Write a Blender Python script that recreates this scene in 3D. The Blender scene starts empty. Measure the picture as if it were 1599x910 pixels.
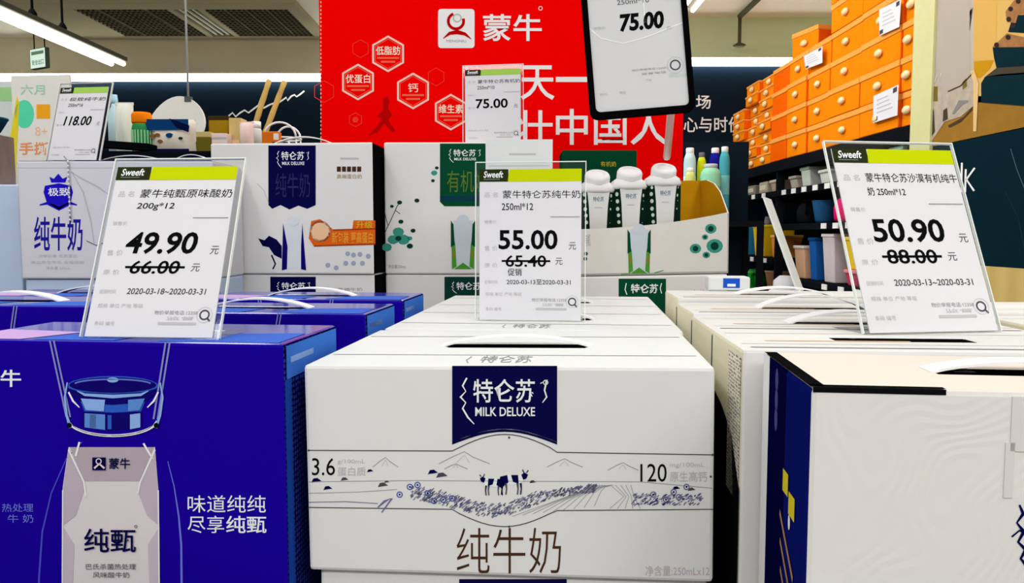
import bpy, bmesh, math, random
from mathutils import Matrix, Vector
random.seed(7)
SC = bpy.context.scene
COL = SC.collection
R = math.radians

# ------------------------------------------------------------------ camera, world, lamps, exposure
FPX, CX, CY, EZ = 1230.0, 799.5, 455.0, 1.30
PITCH = math.atan(90 / FPX)
cam_d = bpy.data.cameras.new('camera')
cam_d.sensor_width = 36; cam_d.sensor_fit = 'HORIZONTAL'
cam_d.lens = FPX / 1599 * 36
cam_d.clip_start = 0.02; cam_d.clip_end = 60
cam = bpy.data.objects.new('camera', cam_d); COL.objects.link(cam)
cam.location = (0, 0, EZ); cam.rotation_euler = (math.pi / 2 - PITCH, 0, 0)
SC.camera = cam
SC.view_settings.view_transform = 'Standard'
try: SC.view_settings.look = 'None'
except Exception: pass
SC.view_settings.gamma = 1; SC.view_settings.exposure = 0.0
SC.view_settings.use_curve_mapping = False
try:
    SC.cycles.max_bounces = 10; SC.cycles.transparent_max_bounces = 16
    SC.cycles.sample_clamp_indirect = 6.0
except Exception: pass
w = bpy.data.worlds.new('shop'); SC.world = w; w.use_nodes = True
WB = w.node_tree.nodes['Background']
WB.inputs[0].default_value = (0.98, 0.99, 1.0, 1); WB.inputs[1].default_value = 0.26

def area(name, loc, sx, sy, power, rot=(0, 0, 0), col=(0.97, 0.99, 1.0)):
    l = bpy.data.lights.new(name, 'AREA'); l.shape = 'RECTANGLE'; l.size = sx; l.size_y = sy
    l.energy = power; l.color = col
    o = bpy.data.objects.new(name, l); COL.objects.link(o); o.location = loc; o.rotation_euler = rot
    return o
area('ceiling_lamp_light', (-0.9, 0.9, 2.72), 0.25, 3.6, 19)
area('ceiling_lamp_light', (0.9, 0.9, 2.72), 0.25, 3.6, 19)
area('ceiling_lamp_light', (0.0, -1.6, 2.72), 3.6, 0.3, 46, (R(35), 0, 0))
area('ceiling_lamp_light', (-2.6, 3.2, 2.72), 0.25, 3.0, 34)
area('ceiling_lamp_light', (0.2, 3.6, 2.72), 0.25, 3.0, 38)

def ray(px, py):
    a = (px - CX) / FPX; b = -(py - CY) / FPX
    c, s = math.cos(PITCH), math.sin(PITCH)
    return Vector((a, c + b * s, -s + b * c))
def at(px, py, Y):
    d = ray(px, py); d *= Y / d.y
    return Vector((d.x, d.y, d.z + EZ))
def atz(px, py, z):
    d = ray(px, py); d *= (z - EZ) / d.z
    return Vector((d.x, d.y, z))
def atx(px, py, X):
    d = ray(px, py); d *= X / d.x
    return Vector((X, d.y, d.z + EZ))

# ------------------------------------------------------------------ materials
def lin(h):
    h = h.lstrip('#'); v = [int(h[i:i + 2], 16) / 255 for i in (0, 2, 4)]
    return tuple(x / 12.92 if x <= .04045 else ((x + .055) / 1.055) ** 2.4 for x in v) + (1,)
MATS = {}
def mat(name, col, rough=0.45, metal=0.0, var=0.05, scale=30, bump=0.0, spec=0.0, emit=0, coat=0):
    if name in MATS: return MATS[name]
    m = bpy.data.materials.new(name); m.use_nodes = True
    nt = m.node_tree; n = nt.nodes; bs = n['Principled BSDF']
    c = lin(col) if isinstance(col, str) else col
    bs.inputs['Roughness'].default_value = rough; bs.inputs['Metallic'].default_value = metal
    bs.inputs['Specular IOR Level'].default_value = spec
    if coat: bs.inputs['Coat Weight'].default_value = coat
    tc = n.new('ShaderNodeTexCoord'); no = n.new('ShaderNodeTexNoise')
    no.inputs['Scale'].default_value = scale; no.inputs['Detail'].default_value = 3
    nt.links.new(tc.outputs['Object'], no.inputs['Vector'])
    mx = n.new('ShaderNodeMix'); mx.data_type = 'RGBA'
    mx.inputs[6].default_value = tuple(x * (1 - var) for x in c[:3]) + (1,)
    mx.inputs[7].default_value = tuple(min(1, x * (1 + var)) for x in c[:3]) + (1,)
    nt.links.new(no.outputs['Fac'], mx.inputs[0]); nt.links.new(mx.outputs[2], bs.inputs['Base Color'])
    if bump:
        b = n.new('ShaderNodeBump'); b.inputs['Strength'].default_value = bump; b.inputs['Distance'].default_value = 0.002
        nt.links.new(no.outputs['Fac'], b.inputs['Height']); nt.links.new(b.outputs['Normal'], bs.inputs['Normal'])
    if emit:
        bs.inputs['Emission Color'].default_value = c; bs.inputs['Emission Strength'].default_value = emit
    MATS[name] = m
    return m
def clear_mat(name, tint=(1, 1, 1, 1), gloss=0.08, haze=0.0):
    m = bpy.data.materials.new(name); m.use_nodes = True
    nt = m.node_tree; n = nt.nodes
    for x in list(n): n.remove(x)
    out = n.new('ShaderNodeOutputMaterial'); tr = n.new('ShaderNodeBsdfTransparent'); tr.inputs[0].default_value = tint
    gl = n.new('ShaderNodeBsdfGlossy'); gl.inputs['Roughness'].default_value = 0.06
    lw = n.new('ShaderNodeLayerWeight'); lw.inputs[0].default_value = 0.12
    mr = n.new('ShaderNodeMath'); mr.operation = 'MULTIPLY_ADD'; mr.inputs[1].default_value = 0.6; mr.inputs[2].default_value = gloss * .5
    nt.links.new(lw.outputs['Fresnel'], mr.inputs[0])
    mix = n.new('ShaderNodeMixShader'); nt.links.new(mr.outputs[0], mix.inputs[0])
    nt.links.new(tr.outputs[0], mix.inputs[1]); nt.links.new(gl.outputs[0], mix.inputs[2])
    last = mix
    if haze:
        df = n.new('ShaderNodeBsdfDiffuse'); df.inputs[0].default_value = (.9, .95, .92, 1)
        m2 = n.new('ShaderNodeMixShader'); m2.inputs[0].default_value = haze
        nt.links.new(mix.outputs[0], m2.inputs[1]); nt.links.new(df.outputs[0], m2.inputs[2]); last = m2
    nt.links.new(last.outputs[0], out.inputs[0])
    MATS[name] = m
    return m
def ring_mat(name, c1, c2, scale, bump):
    """white card embossed with wandering contour rings"""
    m = mat(name, c1, 0.4, var=0.02)
    nt = m.node_tree; n = nt.nodes; bs = n['Principled BSDF']
    tc = n.new('ShaderNodeTexCoord'); no = n.new('ShaderNodeTexNoise')
    no.inputs['Scale'].default_value = scale; no.inputs['Detail'].default_value = 1.0
    nt.links.new(tc.outputs['Object'], no.inputs['Vector'])
    mu = n.new('ShaderNodeMath'); mu.operation = 'MULTIPLY'; mu.inputs[1].default_value = 26
    fr = n.new('ShaderNodeMath'); fr.operation = 'PINGPONG'; fr.inputs[1].default_value = 0.5
    nt.links.new(no.outputs['Fac'], mu.inputs[0]); nt.links.new(mu.outputs[0], fr.inputs[0])
    b = n.new('ShaderNodeBump'); b.inputs['Strength'].default_value = bump; b.inputs['Distance'].default_value = 0.0012
    nt.links.new(fr.outputs[0], b.inputs['Height']); nt.links.new(b.outputs['Normal'], bs.inputs['Normal'])
    return m
def dots_mat(name, c1, c2, scale, thr=0.42, rough=0.4):
    m = mat(name, c1, rough, var=0.02)
    nt = m.node_tree; n = nt.nodes; bs = n['Principled BSDF']
    tc = n.new('ShaderNodeTexCoord'); vo = n.new('ShaderNodeTexVoronoi'); vo.inputs['Scale'].default_value = scale
    vo.inputs['Randomness'].default_value = 0.25
    nt.links.new(tc.outputs['Object'], vo.inputs['Vector'])
    lt = n.new('ShaderNodeMath'); lt.operation = 'LESS_THAN'; lt.inputs[1].default_value = thr
    nt.links.new(vo.outputs['Distance'], lt.inputs[0])
    mx = n.new('ShaderNodeMix'); mx.data_type = 'RGBA'; mx.inputs[6].default_value = lin(c1); mx.inputs[7].default_value = lin(c2)
    nt.links.new(lt.outputs[0], mx.inputs[0]); nt.links.new(mx.outputs[2], bs.inputs['Base Color'])
    return m
def slat_mat(name, c1, c2, scale, axis='Y'):
    m = mat(name, c1, 0.5, var=0.02)
    nt = m.node_tree; n = nt.nodes; bs = n['Principled BSDF']
    tc = n.new('ShaderNodeTexCoord'); wv = n.new('ShaderNodeTexWave'); wv.bands_direction = axis; wv.inputs['Scale'].default_value = scale
    nt.links.new(tc.outputs['Object'], wv.inputs['Vector'])
    mx = n.new('ShaderNodeMix'); mx.data_type = 'RGBA'; mx.inputs[6].default_value = lin(c1); mx.inputs[7].default_value = lin(c2)
    nt.links.new(wv.outputs['Fac'], mx.inputs[0]); nt.links.new(mx.outputs[2], bs.inputs['Base Color'])
    return m
white_card = mat('white_card', '#e9e7e4', 0.38, var=0.02)
white_top = mat('white_top_card', '#e2e4e3', 0.35, var=0.02)
cream = mat('cream_card', '#e6e0c4', 0.5, var=0.06, bump=0.2)
black_gap = mat('black_board_and_shade', '#0c0d10', 0.6)  # also painted on as shade in carton slots and gaps
navy = mat('navy_print', '#0b0b45', 0.4, var=0.03)
navy_gloss = mat('navy_gloss', '#0a0a55', 0.22)
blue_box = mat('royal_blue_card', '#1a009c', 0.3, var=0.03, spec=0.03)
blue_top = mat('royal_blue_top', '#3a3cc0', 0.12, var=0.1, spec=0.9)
blue_mid = mat('mid_blue_print', '#2f5fc8', 0.3)
blue_lt = mat('pale_blue_print', '#8fb2ee', 0.3)
blue_dk = mat('deep_blue_print', '#120a6c', 0.3)
blue_line = mat('line_blue_print', '#6f78e0', 0.35)
white_p = mat('white_print', '#f4f4f6', 0.4, var=0.01)
pink_p = mat('blush_white_print', '#e2d8dc', 0.4, var=0.01)
pink_q = mat('blush_grey_print', '#c3b4c2', 0.4, var=0.01)
grey_p = mat('grey_print', '#9a9aa0', 0.5, var=0.02)
grey_f = mat('faint_grey_print', '#c3c1c4', 0.5, var=0.02)
dgrey_p = mat('dark_grey_print', '#4d4d55', 0.5, var=0.02)
ink = mat('black_ink', '#101012', 0.5, var=0.02)
brown_p = mat('brown_print', '#4a3020', 0.4)
gold_p = mat('gold_print', '#a07a28', 0.35)
slate_p = mat('slate_print', '#74729c', 0.5)
lime = mat('lime_print', '#c9d60c', 0.4, var=0.02)
lime_pale = mat('pale_lime_print', '#a8d45e', 0.4, var=0.02)
olive_dk = mat('olive_black_print', '#2c3318', 0.4)
card_p = mat('price_card_paper', '#e4e2e6', 0.45, var=0.015)
red_b = mat('bright_red_print', '#ff0202', 0.4, var=0.02, spec=0.0)
red_dk = mat('dark_red_print', '#c00404', 0.4, spec=0.0)
red_rose = mat('rose_line_print', '#ff6a50', 0.45)
green_l = mat('bottle_green_print', '#0c4a30', 0.4)
green_m = mat('leaf_green_print', '#4f9a35', 0.4)
teal_p = mat('teal_print', '#3f9a86', 0.45)
teal_d = mat('deep_teal_print', '#123c34', 0.45)
yellow_in = mat('golden_card', '#d29a14', 0.5)
orange_p = mat('orange_print', '#e8651c', 0.4)
peach_p = mat('peach_print', '#f7c9a0', 0.4)
straw_p = mat('straw_print', '#d9c832', 0.4)
strap_m = mat('white_plastic_strap', '#f2f2f4', 0.3, var=0.01)
acrylic = clear_mat('clear_acrylic', (0.97, 0.985, 0.98, 1), 0.06)
acrylic_edge = mat('frosted_acrylic_edge', '#eef2ee', 0.2, var=0.01)
orange_b = mat('orange_plastic_box', '#ff8a10', 0.4, var=0.12, scale=9)
orange_s = mat('orange_plastic_side', '#f8640a', 0.4, var=0.08, scale=9)
knob_m = mat('pale_knob', '#ffe2b0', 0.3)
steel_blk = mat('black_shelf_metal', '#15171c', 0.4)
beige_wall = mat('beige_wall_paint', '#e0d9bf', 0.7, var=0.04, scale=3)
dark_wall = mat('dark_teal_board', '#131f2c', 0.55, var=0.15, scale=4)
lamp_em = mat('lamp_diffuser', '#fffdf4', 0.4, emit=15)
floor_m = mat('shop_floor_tile', '#b5b0a5', 0.3, var=0.08, scale=4)

# ------------------------------------------------------------------ geometry collector
class MB:
    def __init__(s): s.v = []; s.f = []; s.m = []; s.sm = []; s.mats = []
    def mi(s, m):
        if m not in s.mats: s.mats.append(m)
        return s.mats.index(m)
    def add(s, vs, fs, m, smooth=False):
        b = len(s.v); s.v += [tuple(x) for x in vs]; i = s.mi(m)
        for f in fs: s.f.append(tuple(b + k for k in f)); s.m.append(i); s.sm.append(smooth)
    def box(s, x0, x1, y0, y1, z0, z1, m, M=None, mats=None):
        vs = [Vector(p) for p in ((x0, y0, z0), (x1, y0, z0), (x1, y1, z0), (x0, y1, z0), (x0, y0, z1), (x1, y0, z1), (x1, y1, z1), (x0, y1, z1))]
        if M: vs = [M @ p for p in vs]
        fs = [(0, 3, 2, 1), (4, 5, 6, 7), (0, 1, 5, 4), (1, 2, 6, 5), (2, 3, 7, 6), (3, 0, 4, 7)]
        if not mats: s.add(vs, fs, m)
        else:                                   # bottom, top, front, right, back, left
            b = len(s.v); s.v += [tuple(p) for p in vs]
            for f, mm in zip(fs, mats): s.f.append(tuple(b + k for k in f)); s.m.append(s.mi(mm)); s.sm.append(False)
        return s
    def lathe(s, prof, c, m, seg=20, M=None, mats=None, sq=None):
        n = len(prof); vs = []
        for r, z in prof:
            for k in range(seg):
                a = 2 * math.pi * k / seg; x, y = math.cos(a), math.sin(a)
                if sq:
                    q = (abs(x) ** sq + abs(y) ** sq) ** (-1 / sq); x *= q; y *= q
                p = Vector((c[0] + r * x, c[1] + r * y, c[2] + z)); vs.append(M @ p if M else p)
        b = len(s.v); s.v += [tuple(p) for p in vs]
        for i in range(n - 1):
            mm = mats[i] if mats else m
            for k in range(seg):
                k2 = (k + 1) % seg
                s.f.append((b + i * seg + k, b + i * seg + k2, b + (i + 1) * seg + k2, b + (i + 1) * seg + k)); s.m.append(s.mi(mm)); s.sm.append(True)
        s.f.append(tuple(b + k for k in reversed(range(seg)))); s.m.append(s.mi(mats[0] if mats else m)); s.sm.append(False)
        s.f.append(tuple(b + (n - 1) * seg + k for k in range(seg))); s.m.append(s.mi(mats[-1] if mats else m)); s.sm.append(False)
        return s
    def tube(s, pts, r, m, seg=8):
        pts = [Vector(p) for p in pts]; rings = []
        for i, p in enumerate(pts):
            t = (pts[min(i + 1, len(pts) - 1)] - pts[max(i - 1, 0)]).normalized()
            u = t.orthogonal().normalized() if abs(t.z) > .9 else t.cross(Vector((0, 0, 1))).normalized()
            w_ = t.cross(u).normalized()
            rr = r[i] if isinstance(r, (list, tuple)) else r
            rings.append([p + rr * (math.cos(2 * math.pi * k / seg) * u + math.sin(2 * math.pi * k / seg) * w_) for k in range(seg)])
        vs = [q for g in rings for q in g]; fs = []
        for i in range(len(pts) - 1):
            for k in range(seg):
                k2 = (k + 1) % seg; fs.append((i * seg + k, i * seg + k2, (i + 1) * seg + k2, (i + 1) * seg + k))
        fs.append(tuple(reversed(range(seg)))); fs.append(tuple((len(pts) - 1) * seg + k for k in range(seg)))
        s.add(vs, fs, m, True); return s
    def band(s, pts, wv, th, m):
        """flat strap along pts, width vector wv, thickness th along z"""
        vs = []; wv = Vector(wv)
        for p in pts:
            p = Vector(p)
            for a, b in ((-.5, 0), (.5, 0), (.5, 1), (-.5, 1)): vs.append(p + wv * a + Vector((0, 0, th * b)))
        fs = []; n = len(pts)
        for i in range(n - 1):
            for k in range(4): k2 = (k + 1) % 4; fs.append((i * 4 + k, i * 4 + k2, (i + 1) * 4 + k2, (i + 1) * 4 + k))
        fs += [(3, 2, 1, 0), tuple((n - 1) * 4 + k for k in range(4))]
        s.add(vs, fs, m); return s
    def build(s, name, parent=None, bevel=0, seg=2):
        me = bpy.data.meshes.new(name); me.from_pydata(s.v, [], s.f)
        for m in s.mats: me.materials.append(m)
        for p, i, q in zip(me.polygons, s.m, s.sm): p.material_index = i; p.use_smooth = q
        if bevel or any(s.sm):
            bm = bmesh.new(); bm.from_mesh(me); bmesh.ops.recalc_face_normals(bm, faces=bm.faces); bm.to_mesh(me); bm.free()
        me.update()
        o = bpy.data.objects.new(name, me); COL.objects.link(o)
        if parent: o.parent = parent
        if bevel:
            b = o.modifiers.new('bevel', 'BEVEL'); b.width = bevel; b.segments = seg; b.limit_method = 'ANGLE'; b.angle_limit = R(50)
        return o
def tag(o, label, cat, group=None, kind=None):
    if label: o['label'] = label
    if cat: o['category'] = cat
    if group: o['group'] = group
    if kind: o['kind'] = kind
    return o
def structure(o): o['kind'] = 'structure'; return o
def thing(name, label, cat, loc=(0, 0, 0), rot=(0, 0, 0), group=None):
    o = bpy.data.objects.new(name, None); COL.objects.link(o); o.empty_display_size = .05
    o.location = loc; o.rotation_euler = rot
    return tag(o, label, cat, group)
def world_of(o):
    M = Matrix.LocRotScale(o.location, o.rotation_euler, o.scale)
    return (world_of(o.parent) @ M) if o.parent else M
def dup_tree(o, parent=None):
    c = o.copy(); COL.objects.link(c)
    if parent: c.parent = parent
    for ch in [x for x in bpy.data.objects if x.parent == o]: dup_tree(ch, c)
    return c

# ------------------------------------------------------------------ printing: flat shapes and letters laid on a face
TXT = {}
def text_mesh(body, bold, shear):
    k = (body, bold, shear)
    if k not in TXT:
        cu = bpy.data.curves.new('txt', 'FONT'); cu.body = body; cu.resolution_u = 3; cu.offset = bold; cu.shear = shear
        o = bpy.data.objects.new('txt', cu); COL.objects.link(o)
        dg = bpy.context.evaluated_depsgraph_get(); dg.update()
        me = bpy.data.meshes.new_from_object(o.evaluated_get(dg))
        vs = [(v.co.x, v.co.y) for v in me.vertices]; fs = [tuple(p.vertices) for p in me.polygons]
        if vs:
            x0 = min(v[0] for v in vs); x1 = max(v[0] for v in vs); y0 = min(v[1] for v in vs); y1 = max(v[1] for v in vs)
            vs = [((x - x0) / max(1e-6, x1 - x0), (y - y0) / max(1e-6, y1 - y0)) for x, y in vs]
        bpy.data.objects.remove(o); bpy.data.curves.remove(cu); bpy.data.meshes.remove(me)
        TXT[k] = (vs, fs)
    return TXT[k]
class Pr(MB):
    """prints onto a plane of an object. Coordinates are either photo pixels (rays met with that face) or fractions of the face."""
    def __init__(s, obj, axis, val, side, rect=None, eps=0.00025):
        super().__init__(); s.ax = axis; s.val = val; s.side = side; s.rect = rect; s.eps = eps; s.layer = 1
        s.Mi = world_of(obj).inverted(); s.O = s.Mi @ Vector((0, 0, EZ))
    def P(s, a, b):
        v = s.val + s.side * s.eps * s.layer
        if s.rect:                                 # fractions, origin top-left
            x0, x1, z0, z1 = s.rect
            u, t = x0 + (x1 - x0) * a, z1 + (z0 - z1) * b
            return (u, v, t) if s.ax == 1 else ((v, u, t) if s.ax == 0 else (u, t, v))
        d = s.Mi.to_3x3() @ ray(a, b); k = (v - s.O[s.ax]) / d[s.ax]
        return tuple(s.O + d * k)
    def L(s, n): s.layer = n; return s
    def poly(s, pts, m): s.add([s.P(*p) for p in pts], [tuple(range(len(pts)))], m); return s
    def rect4(s, x0, y0, x1, y1, m): return s.poly([(x0, y1), (x1, y1), (x1, y0), (x0, y0)], m)
    def disc(s, x, y, rx, m, ry=None, n=24):
        ry = ry or rx; return s.poly([(x + rx * math.cos(-2 * math.pi * k / n), y + ry * math.sin(-2 * math.pi * k / n)) for k in range(n)], m)
    def ring(s, x, y, rx, wd, m, ry=None, n=28, a0=0, a1=360):
        ry = ry or rx; pts = []
        for k in range(n + 1):
            a = R(a0 + (a1 - a0) * k / n); pts.append((x + rx * math.cos(a), y + ry * math.sin(a)))
        return s.line(pts, wd, m)
    def line(s, pts, wd, m):
        n = len(pts); vs = []; wds = wd if isinstance(wd, (list, tuple)) else [wd] * n
        for i, (x, y) in enumerate(pts):
            xa, ya = pts[max(i - 1, 0)]; xb, yb = pts[min(i + 1, n - 1)]
            if n > 3 and pts[0] == pts[-1] and i in (0, n - 1): xa, ya = pts[n - 2]; xb, yb = pts[1]
            tx, ty = xb - xa, yb - ya
            asp = s.asp if hasattr(s, 'asp') else 1.0
            ty *= asp; l = math.hypot(tx, ty) or 1; nx, ny = -ty / l * wds[i] / 2, tx / l * wds[i] / 2 / asp
            vs += [s.P(x + nx, y + ny), s.P(x - nx, y - ny)]
        s.add(vs, [(2 * i, 2 * i + 1, 2 * i + 3, 2 * i + 2) for i in range(n - 1)], m); return s
    def text(s, body, x0, y0, x1, y1, m, bold=0.0, shear=0.0, quad=None):
        vs, fs = text_mesh(body, bold, shear)
        if quad:                                    # tl, tr, br, bl
            (ax, ay), (bx, by), (cx, cy), (dx, dy) = quad
            f = lambda u, v: ((ax * v + dx * (1 - v)) * (1 - u) + (bx * v + cx * (1 - v)) * u, (ay * v + dy * (1 - v)) * (1 - u) + (by * v + cy * (1 - v)) * u)
        else: f = lambda u, v: (x0 + (x1 - x0) * u, y1 + (y0 - y1) * v)
        s.add([s.P(*f(u, v)) for u, v in vs], fs, m); return s
    def hexagon(s, x, y, r, wd, m):
        p = [(x + r * math.sin(R(60 * k)), y - r * math.cos(R(60 * k))) for k in range(6)]
        return s.line(p + [p[0]], wd, m)
    def build(s, name, parent):
        return super().build(name, parent)

# ------------------------------------------------------------------ the room
structure(MB().box(-6.2, 2.5, -2.2, 6.5, -0.08, 0, floor_m).build('floor'))
ceil_m = mat('ceiling_paint', '#fdf8ec', 0.7, var=0.04, scale=2)
ceil_r = mat('ceiling_paint_right', '#dcf0cc', 0.7, var=0.04, scale=2)
structure(MB().box(-6.2, 2.5, -2.2, 6.5, 2.81, 2.9, ceil_m).build('ceiling'))
wb = MB()
wb.box(-6.2, 0.5, 6.2, 6.35, 0, 2.48, dark_wall); wb.box(-6.2, 0.5, 6.2, 6.35, 2.48, 2.81, beige_wall)
wb.box(0.5, 2.5, 5.63, 6.35, 0, 2.475, dark_wall); wb.box(0.5, 2.5, 5.63, 6.35, 2.475, 2.81, ceil_r)
wall_back = structure(wb.build('wall_back'))
structure(MB().box(-6.35, -6.2, -2.2, 6.35, 0, 2.81, beige_wall).build('wall_left'))
structure(MB().box(2.36, 2.5, -2.2, 5.63, 0, 2.81, beige_wall).build('wall_right'))
# lettering on the back wall (part of the wall)
p = Pr(wall_back, 1, 6.2, -1, eps=0.002)
p.asp = 1
script = [(357, 181), (363, 176), (368, 182), (375, 176), (382, 172), (388, 176), (396, 170), (404, 164), (408, 152), (409, 160), (405, 171), (413, 168), (420, 164), (428, 161), (434, 157), (431, 163), (440, 157), (447, 152), (449, 157), (455, 150), (460, 148), (463, 151), (469, 147), (475, 142)]
p.line(script, 2.6, white_p); p.line([(432, 150), (437, 148)], 2.2, white_p)
p.build('wall_script_lettering', wall_back)
p = Pr(wall_back, 1, 5.63, -1, eps=0.002)
p.text('市场', 1062, 148, 1110, 170, white_p, 0.012)
p.text('良心与时价', 1046, 182, 1160, 207, white_p, 0.012)
p.build('wall_lettering', wall_back)

# strip lamps along the top of the back wall
def strip_lamp(x0, x1, Y, z, label):
    t = thing('strip_lamp', label, 'lamp', ((x0 + x1) / 2, Y, z), group=None)
    h = (x1 - x0) / 2
    MB().box(-h, h, -0.05, 0, -0.024, 0.026, lamp_em).build('diffuser', t, 0.006)
    MB().box(-h, h, -0.055, 0, 0.026, 0.036, beige_wall).build('housing', t)
strip_lamp(-5.2, 0.45, 6.199, 2.50, 'long glowing white strip lamp along the dark wall, left of the red display board')
strip_lamp(0.55, 2.3, 5.629, 2.495, 'glowing white strip lamp on the wall above the orange boxes')

# hanging twin tube lamp at the upper left
def tube_lamp(X, z, y0, y1, label, drops):
    t = thing('hanging_tube_lamp', label, 'lamp', (X, y0, z))
    L = y1 - y0
    MB().box(-0.06, 0.06, 0, L, 0.012, 0.036, mat('lamp_housing', '#55534a', 0.4)).build('housing', t, 0.004)
    for sx in (-0.034, 0.034):
        M = MB(); M.tube([(sx, 0, 0), (sx, L, 0)], 0.013, lamp_em, 10); M.build('tube', t)
    for d in drops:
        M = MB(); M.tube([(0, d, 0.036), (0, d, 2.81 - z)], 0.006, steel_blk, 6); M.lathe([(0.02, 0), (0.02, 0.03), (0.008, 0.05)], (0, d, 0.036), steel_blk, 10); M.build('suspension_rod', t)
tube_lamp(-2.262, 2.272, 1.5, 4.6, 'twin tube lamp hanging at upper left with both tubes lit', (0.6, 2.3, 2.55))
tube_lamp(1.02, 2.60, 2.4, 4.7, 'single row tube lamp hanging behind the black framed price tag', (0.5, 1.9))

# ceiling air vent unit
cv = thing('ceiling_vent', 'grey grid air conditioning unit set in the ceiling at upper left', 'air vent', (-2.35, 5.2, 2.81))
grille_m = slat_mat('vent_grille', '#35352c', '#6e6b58', 9, 'X')
fr_m = mat('vent_frame_paint', '#a8a288', 0.6)
fm = MB()
fm.box(-0.95, 0.95, 0.0, 0.14, -0.03, 0, fr_m); fm.box(-0.95, 0.95, 0.86, 0.95, -0.03, 0, fr_m)
for x0, x1 in ((-0.95, -0.56), (0.06, 0.10), (0.26, 0.30), (0.86, 0.95)): fm.box(x0, x1, 0.14, 0.86, -0.03, 0, fr_m)
fm.build('frame', cv, 0.004)
for x0, x1 in ((-0.56, 0.06), (0.30, 0.86)):
    g = MB(); g.box(x0, x1, 0.14, 0.86, -0.012, 0, mat('vent_dark', '#2e2d26', 0.6))
    n = 14
    for k in range(n):
        y = 0.15 + 0.70 * k / (n - 1); g.box(x0, x1, y - 0.009, y + 0.009, -0.024, -0.012, grille_m)
    for k in range(1, 4):
        x = x0 + (x1 - x0) * k / 4; g.box(x - 0.006, x + 0.006, 0.14, 0.86, -0.027, -0.012, grille_m)
    g.build('grille', cv)
g = MB(); g.box(0.10, 0.26, 0.14, 0.86, -0.010, 0, mat('louver_green', '#2f3a2c', 0.4)); 
for k in range(3): g.box(0.125 + k * 0.045, 0.14 + k * 0.045, 0.16, 0.84, -0.022, -0.010, mat('louver_white', '#d5d6c6', 0.3))
g.build('louver', cv)

# exit sign
a = at(59, 91, 5.6)
ex = thing('exit_sign', 'small green and white exit sign hanging from the ceiling at far left', 'sign', tuple(a), (0, 0, R(-28)))
MB().box(-0.09, 0.09, 0, 0.03, -0.07, 0.07, mat('sign_case', '#4a5c50', 0.4)).build('case', ex, 0.003)
p = Pr(ex, 1, 0, -1, (-0.085, 0.085, -0.065, 0.065), 0.001)
em = mat('sign_face', '#d6efe2', 0.4, emit=0.7); eg = mat('sign_green', '#1e5f48', 0.4)
p.rect4(0, 0, 1, 1, em); p.L(2); p.text('安全出口', 0.1, 0.56, 0.9, 0.84, eg, 0.008); p.rect4(0.08, 0.12, 0.92, 0.3, mat('sign_green_pale', '#9ccdb4', 0.4)); p.build('face', ex)
M = MB(); M.tube([(-0.06, 0.015, 0.07), (-0.06, 0.015, 2.81 - a.z)], 0.004, steel_blk, 6); M.tube([(0.06, 0.015, 0.07), (0.06, 0.015, 2.81 - a.z)], 0.004, steel_blk, 6); M.build('hanger', ex)
# conduit and sprinkler on the right ceiling
cd = thing('sprinkler_pipe', 'thin ceiling pipe ending in a sprinkler drop above the orange boxes', 'pipe', (1.556, 5.5, 2.81))
M = MB(); M.tube([(0, -3.0, -0.03), (0, 0, -0.03)], 0.018, mat('pipe_paint', '#5c5b48', 0.5), 8); M.tube([(0, 0, -0.03), (0, 0, -0.21)], 0.012, MATS['pipe_paint'], 8); M.build('pipe', cd)
MB().lathe([(0.03, 0), (0.045, 0.012), (0.012, 0.03)], (0, 0, -0.235), MATS['pipe_paint'], 12).build('sprinkler_head', cd)
# ------------------------------------------------------------------ display platform carrying the cartons
Z_W, Z_B, Z_R = 1.2139, 1.2285, 1.228            # carton tops of the middle, left and right rows
HW, HB = 0.1413, 0.20
ZK = 1.0385                                        # foot of the rear lower cartons
pl = MB()
pl.box(-0.62, -0.16, 0.42, 1.03, 0, Z_B - HB - .0005, black_gap)
pl.box(-0.16, 0.175, 0.42, 1.12, 0, Z_W - 2 * HW - 0.001, black_gap)
pl.box(0.175, 0.80, 0.30, 1.06, 0, Z_R - 0.2015, black_gap)
pl.box(-1.05, -0.62, 0.75, 1.9, 0, ZK - .0005, black_gap); pl.box(-0.62, -.16, 1.04, 1.9, 0, ZK - .0005, black_gap); pl.box(-0.16, 0.55, 1.13, 1.9, 0, ZK - .0005, black_gap)
tag(pl.build('display_platform'), 'black stepped display platform under the milk cartons', 'display stand')

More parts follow.
